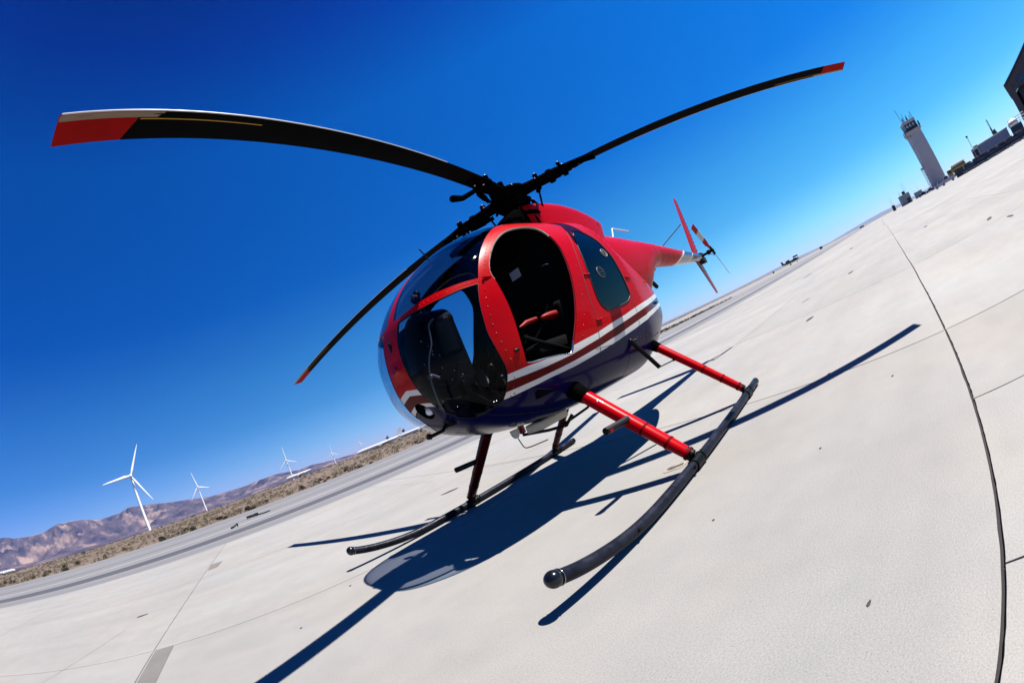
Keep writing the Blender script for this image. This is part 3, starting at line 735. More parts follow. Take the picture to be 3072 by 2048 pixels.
for t in TRI:
    a, b_, c = (VUV[i] for i in t)
    if (b_[0]-a[0])*(c[1]-a[1]) - (b_[1]-a[1])*(c[0]-a[0]) == 0: continue
    m = (a + b_ + c) / 3
    if in_poly(m, door_uv):
        regions['cabin_window' if in_poly(m, swin_uv) else 'cabin_door'].append(t); continue
    if m[0] > 0.5 and in_poly(m, np.vstack([light_uv, [(2, light_uv[-1, 1]), (2, light_uv[0, 1])]])) and np.hypot(*m) < 1.001: continue
    if in_poly(m, wind_uv): regions['windshield'].append(t); continue
    if in_poly(m, chin_uv): regions['chin_window'].append(t); continue
    if in_poly(m, rearwin_uv): regions['door_window'].append(t); continue
    regions['shell'].append(t)
    f = lambda w_: np.interp(m[0], w_[::-1, 0], w_[::-1, 1])
    if m[1] > f(w1t): k = 0
    elif m[1] > f(w1b): k = 2
    elif m[1] > f(w2t): k = 1 if m[0] > -0.33 else 3
    elif m[1] > f(w2b): k = 2
    else: k = 3
    fm_shell.append(k)

def surface_object(name, tris, mats, fm=None, side=1, thick=0.0, parent=None, inner_mat=None, both=False):
    """part of the shell (or glass) following the body; both=True mirrors it into one object"""
    vs = []; ns = []; fs = []; ms = []
    for sgn in ((1, -1) if both else (side,)):
        used = sorted({i for t in tris for i in t}); remap = {}
        base = len(vs)
        S_ = np.array([1, sgn, 1])
        for i in used:
            remap[i] = len(vs); vs.append(VP[i] * S_); ns.append(VN[i] * S_)
        for k, t in enumerate(tris):
            f = tuple(remap[i] for i in t)
            # orient outwards
            p0, p1, p2 = (vs[i] for i in f)
            nn = np.cross(p1 - p0, p2 - p0)
            if nn @ (ns[f[0]] + ns[f[1]] + ns[f[2]]) < 0: f = f[::-1]
            fs.append(f); ms.append(fm[k] if fm else 0)
    if thick:
        nv = len(vs); nf = len(fs)
        edges = {}
        for f in fs:
            for a, b_ in ((f[0], f[1]), (f[1], f[2]), (f[2], f[0])):
                edges[(a, b_)] = edges.get((a, b_), 0) + 1
        bnd = [(a, b_) for (a, b_) in edges if (b_, a) not in edges]
        if both:   # the two halves meet on the centre plane: no wall there
            bnd = [(a, b_) for a, b_ in bnd if not (abs(vs[a][1]) < 1e-6 and abs(vs[b_][1]) < 1e-6)]
        for i in range(nv):
            vs.append(vs[i] - ns[i] * thick); ns.append(-ns[i])
        im = len(mats)
        for f in list(fs[:nf]):
            fs.append(tuple(nv + i for i in f[::-1])); ms.append(im)
        wall = [(a, nv + a, nv + b_, b_) for a, b_ in bnd]
        for w_ in wall: fs.append(tuple(w_)); ms.append(im + 1)
        mats = list(mats) + [inner_mat, INNER]
    me = bpy.data.meshes.new(name)
    me.from_pydata([tuple(q) for q in vs], [], fs)
    for m_ in mats: me.materials.append(m_)
    me.polygons.foreach_set('material_index', ms)
    me.polygons.foreach_set('use_smooth', [len(f) == 3 for f in fs])
    me.normals_split_custom_set_from_vertices([tuple(q) for q in ns])
    me.update()
    o = bpy.data.objects.new(name, me); COL.objects.link(o); o.parent = parent
    return o

shell = surface_object('fuselage_shell', regions['shell'], [RED, MAROON, WHITE, NAVY], fm_shell, thick=0.014, parent=heli, inner_mat=INNER, both=True)
for s in (1, -1):
    surface_object('windshield_pane', regions['windshield'], [GLASS_TOP], side=s, parent=heli)
    surface_object('chin_window', regions['chin_window'], [GLASS_LOW], side=s, parent=heli)
    surface_object('door_window', regions['door_window'], [GLASS_REAR], side=s, parent=heli)

cd_ = surface_object('cabin_door', regions['cabin_door'], [RED], side=-1, thick=0.02, parent=heli, inner_mat=INNER)
surface_object('cabin_window', regions['cabin_window'], [GLASS_DOOR], side=-1, parent=cd_)

def mir(P, s):
    P = np.array(P, float).copy(); P[:, 1] *= s; return P
def ribbon(mb, pts, half, off, mi=0, closed=False, smooth=True):
    """flat strip lying on the body along a line of surface points"""
    P, N = surf_pts(pts, off); n = len(P); L = []; Rr = []
    for i in range(n):
        t = P[(i+1) % n] - P[i-1] if closed else P[min(i+1, n-1)] - P[max(i-1, 0)]
        sd = np.cross(N[i], t); sd /= max(np.linalg.norm(sd), 1e-9)
        L.append(P[i] + sd * half); Rr.append(P[i] - sd * half)
    return L, Rr
def add_ribbon(mb, pts, half, off, s=1, closed=False):
    L, Rr = ribbon(mb, pts, half, off, closed=closed); n = len(L)
    L = mir(L, s); Rr = mir(Rr, s)
    vs = list(L) + list(Rr)
    fs = [(i, (i+1) % n, n + (i+1) % n, n + i) for i in range(n if closed else n - 1)]
    mb.add(vs, fs, 0, True)

seams = MB()
def seam(pts, s=1, half=0.0022, n=5):
    add_ribbon(seams, catmull(pts, n), half, 0.0012, s)
rear_edge = [(-0.12, .45, 2.1), (-0.20, .58, 1.9), (-0.24, .66, 1.7), (-0.24, .70, 1.5), (-0.22, .70, 1.3), (-0.18, .68, 1.1), (-0.13, .66, .95)]
for s in (1, -1):
    seam(POLY['seam_door'], s, 0.003); seam(rear_edge, s, 0.0025)
    seam(POLY['seam_rear'][:3], s); seam(POLY['seam_rear'][3:], s); seam(POLY['seam_h'], s)
    seam([(0.681, .669, .911), (0.3, .66, .885), (-0.13, .64, .89)], s)
    seam([(-0.6, .5, 1.95), (-0.75, .53, 1.7), (-0.78, .54, 1.4), (-0.74, .5, 1.1), (-0.65, .4, .85)], s, 0.002)
seam([(1.70, .3, .87), (1.45, .38, .74), (1.1, .4, .66), (.7, .42, .63), (.2, .42, .62)], 1, .002)
seam([(1.70, .3, .87), (1.45, .38, .74), (1.1, .4, .66), (.7, .42, .63), (.2, .42, .62)], -1, .002)
build_each(seams, 'panel_seam', mat('seam_shadow_gap', (0.01, 0.006, 0.01), 0.8), heli)

# window gaskets
gk = MB()
for s in (1, -1):
    P, N = surf_pts(from_uv(rearwin_uv), 0.001)
    gk.tube(mir(P, s), 0.006, 6, closed=True)
    P, N = surf_pts(from_uv(chin_uv), 0.0005)
    gk.tube(mir(P, s), 0.002, 6, closed=True)
build_each(gk, 'window_gasket', RUBBER, heli)

# door opening: pale seal round the top, metal sill below
for s in (1, -1):
    P, N = surf_pts(from_uv(door_uv), -0.012)
    n3 = 3
    seal = P[n3*6:n3*18]; sill = P[n3*27:]; rest = P[n3*17:n3*28]; fr = P[0:n3*7]
    MB().tube(mir(seal, s), 0.010, 8).build('door_seal', BEIGE, heli)
    MB().tube(mir(rest, s), 0.006, 8).build('door_seal', DARKRED, heli)
    MB().tube(mir(np.vstack([sill, P[:1]]), s), 0.009, 8).build('door_sill', STEEL, heli)

# rivets along the frames
rv = MB()
def rivets(pts, s, step, rad=0.0042, off=0.0):
    P = catmull(pts, 8); d = np.r_[0, np.cumsum(np.linalg.norm(np.diff(P, axis=0), axis=1))]
    n = int(d[-1] / step)
    for i in range(n + 1):
        t = min(i * step, d[-1]); q = [np.interp(t, d, P[:, k]) for k in range(3)]
        S_, N = surf_pts([q], 0.0)
        c = mir(S_, s)[0]
        rv.ball(c, rad, 0, 6, 4)
def shift(pts, du, dv):
    return from_uv(to_uv(pts) + np.array([du, dv]))
for s in (1, -1):
    a_in = shift(POLY['arch'], -0.018, -0.004); a_out = shift(POLY['arch'], -0.034, -0.008)
    rivets(a_in, s, 0.045); rivets(a_out, s, 0.09)
    rivets(shift(POLY['chin_aft'], -0.02, 0.0), s, 0.06, .0045)
    mid = (to_uv(POLY['band_up'])[:10] + to_uv(POLY['band_low'])[:10]) / 2
    rivets(from_uv(mid), s, 0.032, .0035)
    rivets(shift(POLY['door'][20:28], -0.035, 0.0), s, 0.09, .0045)
    rivets(shift(POLY['seam_door'], -0.015, 0), s, 0.07, .003)
    rivets(shift(POLY['seam_h'], 0, 0.006), s, 0.05, .003)
rvo = rv.build('rivet_row', RIVETM, heli); rvo['kind'] = 'stuff'

# hinges and latches on the port and starboard frames
for s in (1, -1):
    for i, q in enumerate(POLY['hinges']):
        S_, N = surf_pts([q], 0.006); c = mir(S_, s)[0]
        mb = MB()
        if i == 5:
            mb.ball(c, 0.022, 0, 10, 6, (1.2, .45, .5)); mb.build('door_latch', BLACK, heli)
        else:
            mb.tube([c + np.array([-0.028, 0, -0.001]), c + np.array([0.028, 0, 0.001])], 0.0075, 8)
            mb.ball(c + np.array([-.03, 0, 0]), 0.009, 0, 8, 5); mb.ball(c + np.array([.03, 0, 0]), 0.009, 0, 8, 5)
            mb.build('door_hinge', RED, heli)

# round vents in the rear door windows
for s in (1, -1):
    for q, r_ in ((POLY['vents'][0], 0.040), (POLY['vents'][1], 0.050)):
        S_, N = surf_pts([q], 0.004); c = Vector(mir(S_, s)[0]); nn = Vector(mir(N, s)[0])
        a = Vector((1, 0, 0)); a = (a - nn * a.dot(nn)).normalized(); b_ = nn.cross(a)
        ring = [c + (a * math.cos(t) + b_ * math.sin(t)) * r_ for t in np.linspace(0, 2*math.pi, 25)[:-1]]
        ring2 = [c + (a * math.cos(t) + b_ * math.sin(t)) * r_ * .6 + nn * .003 for t in np.linspace(0, 2*math.pi, 25)[:-1]]
        mb = MB().tube(ring, 0.0035, 6, closed=True).tube(ring2, 0.0025, 6, closed=True)
        mb.tube([c - a * .02 + nn*.004, c + a * .02 + nn*.004], 0.003, 6)
        mb.build('window_vent', GREYM, heli)

# ---- landing light in the nose
mb = MB()
def lring(rad, dep, n=24):
    return [Vector(lc - LN * dep + rad * (math.cos(t) * LT + math.sin(t) * np.array([0, 1.0, 0]))) for t in np.linspace(0, 2*math.pi, n+1)[:-1]]
mb.loft([lring(LR*1.05, -0.003), lring(LR*.98, 0.02), lring(LR*.90, 0.06), lring(LR*.2, .085), lring(.001, .086)], 0, cap=False)
ll = mb.build('landing_light', BLACK, heli)
lcc = lc - LN * .012 + np.array([0, .020, 0]) - LT * .022
MB().ball(lcc, .033, 0, 18, 10, (.75, 1, .85)).build('lamp_bulb', REFL, ll)
MB().tube([Vector(q_) + Vector((0, .02, 0)) - Vector(LT) * .022 for q_ in lring(.036, .020)], .003, 6, closed=True).build('lamp_rim', STEEL, ll)

# ---- mast fairing behind the hub
def frame_ring(x, z0, z1, w0, w1, n=40, p=7.0):
    zc = (z0+z1)/2; h = (z1-z0)/2; out = []
    for i in range(n):
        t = 2*math.pi*i/n; c_, s_ = math.cos(t), math.sin(t)
        zz = h * abs(s_)**(2/p) * (1 if s_ >= 0 else -1)
        wv = w0 + (w1-w0) * (zz + h) / (2*h)
        out.append((x, wv * abs(c_)**(2/p) * (1 if c_ >= 0 else -1), zc + zz))
    return out
fair = MB()
prof = [(0.10, 2.505, .15), (0.075, 2.515, .158), (-.03, 2.538, .172), (-.235, 2.553, .18), (-.5, 2.543, .18), (-.774, 2.498, .175), (-1.0, 2.43, .165), (-1.20, 2.345, .15), (-1.225, 2.33, .145)]
rr__ = [frame_ring(x, 1.90, zt, w_ + .035, w_) for x, zt, w_ in prof]
rr__ = [[(px_ + max(0.0, -px_ - .9) / .325 * .55 * (zt_[1] - pz_), py_, pz_) for px_, py_, pz_ in rg] for rg, zt_ in zip(rr__, prof)]
fair.loft(rr__, 0)
mf = fair.build('mast_fairing', RED, heli)
pl_ = MB().loft([frame_ring(x, 1.98, zt, w_ + .03, w_, 32, 4.0) for x, zt, w_ in ((.088, 2.518, .156), (.16, 2.50, .156), (.26, 2.44, .15), (.36, 2.36, .14), (.45, 2.26, .12), (.50, 2.2, .10))])
pl_.build('air_inlet_plenum', ROTORBLK, mf)
sl = MB()
for s in (1, -1):
    for k in range(5):
        x = -0.99 - .028 * k
        sl.rbox((x-.006, s*.158-.006, 2.285-.01*k), (x+.006, s*.158+.006, 2.34 - .012*k - (.02 if k % 2 else 0)), .002)
    sl.ball((-.93, s*.168, 2.325), .011, 0, 8, 6)
build_each(sl, 'vent_slot', BLACK, mf)
build_each(MB().tube([(-.10, .182, 2.53), (-.06, .194, 2.35), (-.02, .205, 2.15)], .0025, 5).tube([(-.10, -.182, 2.53), (-.06, -.194, 2.35), (-.02, -.205, 2.15)], .0025, 5), 'panel_seam', BLACK, mf)
mb = MB().ball((.075, .12, 2.44), .018, 0, 8, 6); mb.build('fairing_lamp', STEEL, mf)

# pylon that sweeps from the pod up to the boom
pyl = MB()
rings = []
for x, zt, zb_, hw in [(-.30, 2.16, 1.75, .17), (-.45, 2.19, 1.6, .22), (-.7, 2.19, 1.45, .24), (-1.0, 2.187, 1.35, .24), (-1.3, 2.175, 1.29, .23), (-1.55, 2.15, 1.28, .22), (-1.75, 2.12, 1.33, .21), (-1.90, 2.10, 1.43, .20), (-2.02, 2.085, 1.53, .195), (-2.12, 2.07, 1.60, .19), (-2.25, 2.05, 1.655, .183), (-2.45, 2.03, 1.685, .172)]:
    c_ = (zt+zb_)/2; h = (zt-zb_)/2
    rings.append([(x, hw * abs(math.cos(t))**.85 * (1 if math.cos(t) >= 0 else -1), c_ + h * math.sin(t)) for t in np.linspace(0, 2*math.pi, 29)[:-1]])
pyl.loft(rings, 0)
pyl.build('boom_fairing', RED, heli)

# ---- tail boom with slanted paint bands
boomP = [(-2.2, 1.860, .178), (-2.6, 1.850, .162), (-3.0, 1.818, .145), (-3.36, 1.791, .127), (-3.8, 1.764, .106), (-4.24, 1.738, .084), (-4.42, 1.728, .076)]
def boomc(x):
    xs = [q[0] for q in boomP][::-1]
    return np.interp(x, xs, [q[1] for q in boomP][::-1]), np.interp(x, xs, [q[2] for q in boomP][::-1])
def slant(base):   # plane: top further aft than bottom
    return base
bm_ = MB(); NS = 32; xs = list(np.linspace(-2.2, -4.42, 60)); bands = [(-9, -3.90, 3), (-3.90, -3.86, 2), (-3.86, -3.44, 3), (-3.44, -3.36, 2), (-3.36, 9, 0)]
# rings tilt gradually so that the band edges are real edges
ctrl = sorted([-2.2, -2.6, -3.0, -3.36, -3.44, -3.65, -3.86, -3.90, -4.15, -4.42] + list(np.linspace(-2.3, -3.3, 8)) + list(np.linspace(-3.95, -4.35, 4)), reverse=True)
rings = []
for c0 in ctrl:
    tilt = 2.2 * np.interp(c0, [-4.42, -4.2, -3.9, -3.36, -2.9, -2.2], [0, .8, 1, 1, .5, 0])
    rg = []
    for j in range(NS):
        t = 2*math.pi*j/NS; z_, r_ = boomc(c0); dzz = r_ * math.sin(t)
        x = max(c0 - tilt * dzz, -4.42) if c0 < -2.3 else c0
        z2, r2 = boomc(x)
        rg.append((x, r2 * math.cos(t), z2 + r2 * math.sin(t)))
    rings.append(rg)
for i in range(len(ctrl) - 1):
    mid = (ctrl[i] + ctrl[i+1]) / 2
    k = [b_[2] for b_ in bands if b_[0] <= mid < b_[1]][0]
    bm_.loft([rings[i], rings[i+1]], {0: 0, 2: 1, 3: 2}[k], cap=False)
bm_.add(rings[-1], [tuple(range(NS))], 2)
boom = bm_.build('tail_boom', [RED, WHITE, GREYBLUE], heli)
sm = MB()
for x in (-2.5, -2.75, -2.95, -3.12):
    z_, r_ = boomc(x)
    sm.tube([(x, (r_+.0005)*math.cos(t), z_+(r_+.0005)*math.sin(t)) for t in np.linspace(0, 2*math.pi, 33)[:-1]], .0018, 5, closed=True)
sm.tube([(x, math.sqrt(max(boomc(x)[1]**2 - .0004, 0))+.0005, boomc(x)[0] + .02) for x in np.linspace(-2.25, -3.2, 12)], .002, 5)
build_each(sm, 'panel_seam', DARKRED, boom)

# ---- fins
def airfoil(le, te, thick, axis, n=16):
    le = Vector(le); te = Vector(te); axis = Vector(axis).normalized(); ch = (te - le)
    tt = ch.cross(axis).normalized() * thick
    pts = []
    for i in range(n):
        a = 2*math.pi*i/n; x = (1 - math.cos(a)) / 2
        th = (2.0*(0.2969*math.sqrt(x) - .126*x - .3516*x*x + .2843*x**3 - .1015*x**4)) / .6
        pts.append(le + ch * x + tt * th * (1 if a < math.pi else -1) * .5)
    return pts
fn = MB()
fn.loft([airfoil((-4.16, 0, 1.76), (-4.53, 0, 1.76), .05, (0, 0, 1)), airfoil((-4.23, 0, 1.86), (-4.53, 0, 1.82), .046, (0, 0, 1)), airfoil((-4.50, 0, 2.50), (-4.74, 0, 2.49), .036, (0, 0, 1)), airfoil((-4.72, 0, 2.96), (-4.87, 0, 2.96), .026, (0, 0, 1)), airfoil((-4.76, 0, 3.005), (-4.85, 0, 3.005), .008, (0, 0, 1))], 0)
vf = fn.build('vertical_fin', RED, heli)
tr_ = MB()
for k in range(14):
    z_ = 1.86 + k * .08; x = -4.535 - (z_ - 1.82) * .285
    tr_.box((x - .012, -.004, z_), (x + .004, .004, z_ + .045))
build_each(tr_, 'trailing_edge_tab', NAVY, vf)
fn = MB()
fn.loft([airfoil((-4.16, 0, 1.68), (-4.48, 0, 1.68), .048, (0, 0, 1)), airfoil((-4.20, 0, 1.60), (-4.47, 0, 1.60), .042, (0, 0, 1)), airfoil((-4.48, 0, 1.06), (-4.62, 0, 1.06), .028, (0, 0, 1)), airfoil((-4.51, 0, 1.01), (-4.61, 0, 1.01), .012, (0, 0, 1))], 0)
fn.build('lower_fin', DARKRED, heli)
fn = MB()
fn.loft([airfoil((-4.16, -.04, 1.75), (-4.50, -.04, 1.75), .05, (0, -1, .3)), airfoil((-4.34, -1.60, 2.2), (-4.56, -1.60, 2.2), .03, (0, -1, .3))], 0)
fn.build('horizontal_stabilizer', RED, heli)
MB().tube([(-4.42, -.01, 2.42), (-4.36, -1.05, 2.05)], .014, 8, ell=(.6, (0, 0, 1))).build('stabilizer_strut', DARKRED, heli)

# ---- tail rotor
tg = MB(); tg.rbox((-4.60, -.07, 1.64), (-4.40, .07, 1.80), .02)
tg.tube([(-4.55, .05, 1.74), (-4.585, .30, 1.745)], .024, 10)
tg.tube([(-4.585, .16, 1.745), (-4.587, .21, 1.746)], .045, 12)
tg.rbox((-4.66, -.03, 1.60), (-4.50, .06, 1.70), .01)
tg.build('tail_gearbox', BLACK, heli)
trh = MB(); hubc = Vector((-4.59, .27, 1.745))
TA = R(50); tdir = Vector((math.cos(TA), 0, math.sin(TA))); tper = Vector((-math.sin(TA), 0, math.cos(TA))); tax = Vector((0, 1, 0))
trh.tube([hubc - tdir*.09, hubc + tdir*.09], .026, 10); trh.ball(hubc, .038, 0, 10, 6)
trh.tube([hubc + Vector((0, -.06, 0)) - tper*.06, hubc + Vector((0, -.05, 0)) + tper*.06], .008, 6)
trh.tube([hubc + Vector((0, -.06, 0)) + tper*.06, hubc + tper*.05 + tdir*.08], .005, 6)
trh.tube([hubc + Vector((0, -.06, 0)) - tper*.06, hubc - tper*.05 - tdir*.08], .005, 6)
th_o = trh.build('tail_rotor_hub', BLACK, heli)
TB = R(24)
for sgn in (1, -1):
    d_ = tdir * sgn; c_ = tper * sgn * math.cos(TB) + tax * math.sin(TB)
    def sec(r_, ch, th):
        o_ = hubc + d_ * r_
        return airfoil(o_ + c_ * ch * .3, o_ - c_ * ch * .7, th, d_)
    b_ = MB()
    st = [(.07, .05, .02), (.16, .085, .016), (.20, .12, .014), (.30, .13, .013), (.48, .13, .012), (.50, .13, .012), (.665, .13, .009)]
    rg = [sec(*q) for q in st]
    cols = [0, 0, 0, 1, 1, 0] if sgn > 0 else [0, 0, 0, 1, 1, 1]
    for i in range(len(st) - 1): b_.loft([rg[i], rg[i+1]], cols[i], cap=False)
    b_.add(rg[-1], [tuple(range(len(rg[-1])))], cols[-1])
    b_.build('tail_rotor_blade', [mat('tail_blade_red', (.42, .01, .008), .4, spec=.1) if sgn > 0 else bpy.data.materials['tail_blade_red'], WHITEM], heli)

# ---- main rotor
HZ = 2.69
def blade_z(r_, zt): return HZ - (HZ - zt) * (max(r_, 0) / 4.01) ** 1.75
BL = [(21.92 - .54, 2.106, -9.1), (21.92 + 90 + .18, 2.427, -5.8), (21.92 - 90 - .55, 2.208, -3.5), (21.92 + 180, 2.384, -5.0)]
for az_, zt, beta in BL:
    ph = R(az_)
    s_ = Vector((math.cos(ph), math.sin(ph), 0)); tn = Vector((-math.sin(ph), math.cos(ph), 0)); Zv = Vector((0, 0, 1))
    def cdir(r_):
        bt = R(beta + 8 * (1 - r_ / 4.01)); return tn * math.cos(bt) + Zv * math.sin(bt)
    def bsec(r_, skew=0.0, ch=.171, n=20):
        """airfoil section; skew slides the trailing part along the span"""
        c_ = cdir(r_); out = []
        for i in range(n):
            a = 2*math.pi*i/n; x = (1 - math.cos(a)) / 2; rr2 = r_ + skew * x
            th = .12 * 2.5 * (0.2969*math.sqrt(x) - .126*x - .3516*x*x + .2843*x**3 - .1015*x**4) * 2 * ch
            o_ = s_ * rr2 + Zv * blade_z(rr2, zt)
            out.append(o_ + c_ * (ch/2 - ch * x) + Zv * th * .5 * (1 if a < math.pi else -1))
        return out
    b_ = MB()
    st = [(0.50, 0), (.60, 0), (.8, 0)] + [(q, 0) for q in np.arange(1.0, 3.6, .2)] + [(3.655, .045), (3.66, .045), (3.8, .02), (4.01, .0)]
    rg = [bsec(*q) for q in st]
    n_ = len(rg[0])
    for i in range(len(st) - 1):
        mi_ = 1 if st[i][0] >= 3.66 else 0
        b_.loft([rg[i], rg[i+1]], mi_, cap=False)
    b_.add(rg[-1], [tuple(range(n_))], 1); b_.add(rg[0], [tuple(reversed(range(n_)))], 0)
    bo = b_.build('rotor_blade', [BLADE, BLADERED], heli)
    # abrasion strip under the leading edge and a yellow line behind it
    def under(r_, c_):
        cc = cdir(r_); x = .5 - c_ / .171
        th = .12 * 2.5 * (0.2969*math.sqrt(x) - .126*x - .3516*x*x + .2843*x**3 - .1015*x**4) * 2 * .171
        return s_ * r_ + Zv * (blade_z(r_, zt) - th*.5 - .0008) + cc * c_
    def strip(name, ra, rb, ca, cb, m_, sk=0.0):
        q = MB(); N_ = 14
        vs = [under(ra + (rb-ra)*i/N_ + (sk if i == 0 else 0) * 0, ca) for i in range(N_+1)] + [under(ra + (rb-ra)*i/N_ + (sk if i == 0 else 0), cb) for i in range(N_+1)]
        q.add(vs, [(i, i+1, N_+1+i+1, N_+1+i) for i in range(N_)], 0, True); q.build(name, m_, bo)
    ed = MB().tube([s_ * q + cdir(q) * (.0855 + .0005) + Zv * blade_z(q, zt) for q in np.linspace(1.4, 4.0, 24)], .0032, 6)
    ed.build('leading_edge_strip', EDGE, bo)
    strip('abrasion_strip', 3.56, 4.005, .081, .052, TAN, .03)
    strip('yellow_line', 3.05, 3.66, .046, .040, YELLOW)
    # root fittings, grip, damper, pitch arm
    g_ = MB()
    def P_(r_, c_, z_): return s_ * r_ + tn * c_ + Zv * (blade_z(r_, zt) + z_)
    g_.tube([P_(.12, 0, .01), P_(.30, 0, .005), P_(.56, 0, 0)], [.080, .066, .070], 12, ell=(.8, (0, 0, 1)))
    for zz in (.035, -.035):
        g_.add([P_(.42, -.05, zz), P_(.42, .05, zz), P_(.62, .085, zz*.55), P_(.86, .05, zz*.42), P_(.90, 0, zz*.4), P_(.86, -.05, zz*.42), P_(.62, -.085, zz*.55)] +
               [P_(.42, -.05, zz*.6), P_(.42, .05, zz*.6), P_(.62, .085, zz*.3), P_(.86, .05, zz*.3), P_(.90, 0, zz*.3), P_(.86, -.05, zz*.3), P_(.62, -.085, zz*.3)],
               [tuple(range(7)), tuple(range(13, 6, -1))] + [(i, (i+1) % 7, 7+(i+1) % 7, 7+i) for i in range(7)], 0)
    for c_ in (-.045, .045):
        g_.tube([P_(.60, c_, -.055), P_(.60, c_, .06)], .013, 8); g_.tube([P_(.60, c_, .045), P_(.60, c_, .075)], .020, 6)
    g_.tube([P_(.47, 0, -.07), P_(.47, 0, .065)], .034, 10); g_.tube([P_(.30, .05, -.05), P_(.30, .05, .075)], .030, 8); g_.tube([P_(.34, -.06, -.05), P_(.34, -.06, .07)], .026, 8); g_.tube([P_(.62, .05, -.05), P_(.62, .05, .07)], .024, 8)
    g_.tube([P_(.30, -.13, -.03), P_(.58, -.09, -.02)], .022, 10); g_.tube([P_(.40, -.115, -.028), P_(.54, -.097, -.02)], .030, 10)
    g_.tube([P_(.26, -.13, -.03), P_(.16, -.03, 0)], .014, 8)
    g_.tube([P_(.26, .13, -.02), P_(.34, .03, 0)], .018, 8); g_.ball(P_(.26, .14, -.02), .024, 0, 8, 6)
    g_.tube([P_(.66, -.085, -.02), P_(.78, -.17, -.07), P_(.96, -.18, -.10)], [.022, .026, .032], 8)
    g_.build('blade_grip', ROTORBLK, heli)
    bt_ = MB()
    for r_, c_, z_ in ((.60, .045, .078), (.60, -.045, .078), (.47, 0, .07), (.30, .05, .08), (.34, -.06, .075), (.62, .05, .075), (.26, .14, .005), (.34, -.13, .0), (.52, .04, .04), (.70, .03, -.03), (.78, -.02, -.028)):
        bt_.ball(P_(r_, c_, z_), .011, 0, 6, 5)
    build_each(bt_, 'bolt_head', STEEL, heli)
    ln = s_ * .27 + tn * .14
    MB().tube([ln + Zv * (2.66), ln * .82 + Zv * 2.42], .010, 8).ball(ln + Zv*2.66, .018, 0, 8, 6).ball(ln*.82 + Zv*2.42, .018, 0, 8, 6).build('pitch_link', ROTORBLK, heli)
hb = MB()
def zc_ring(z_, r_, n=28): return [(r_*math.cos(2*math.pi*i/n), r_*math.sin(2*math.pi*i/n), z_) for i in range(n)]
hb.loft([zc_ring(2.56, .07), zc_ring(2.565, .16), zc_ring(2.60, .19), zc_ring(2.62, .16), zc_ring(2.72, .16), zc_ring(2.73, .19), zc_ring(2.765, .175), zc_ring(2.77, .10), zc_ring(2.80, .09), zc_ring(2.81, .06)], 0)
for i in range(8):
    a = 2*math.pi*i/8 + .2
    hb.tube([(.12*math.cos(a), .12*math.sin(a), 2.75), (.12*math.cos(a), .12*math.sin(a), 2.785)], .016, 6)
hb.build('rotor_hub', ROTORBLK, heli)
bt_ = MB()
for i in range(8):
    a = 2*math.pi*i/8 + .2; bt_.ball((.12*math.cos(a), .12*math.sin(a), 2.787), .008, 0, 6, 5)
build_each(bt_, 'hub_bolt', STEEL, heli)
ms_ = MB()
ms_.loft([zc_ring(2.16, .20), zc_ring(2.26, .15), zc_ring(2.32, .10), zc_ring(2.36, .085), zc_ring(2.62, .07)], 0)
ms_.loft([zc_ring(2.385, .12), zc_ring(2.39, .20), zc_ring(2.41, .215), zc_ring(2.43, .20), zc_ring(2.44, .12)], 0)
ms_.loft([zc_ring(2.35, .11), zc_ring(2.355, .17), zc_ring(2.375, .17), zc_ring(2.38, .11)], 0)
for a in (.3, 1.6, 2.6, 3.9, 5.1):
    ms_.tube([(.17*math.cos(a), .17*math.sin(a), 2.37), (.21*math.cos(a), .21*math.sin(a), 2.2)], .012, 8)
ms_.tube([(.17, .05, 2.40), (.25, .06, 2.30), (.24, .05, 2.18)], .010, 6)
ms_.rbox((-.10, -.14, 2.16), (.14, .14, 2.34), .03)
ms_.build('rotor_mast', ROTORBLK, heli)

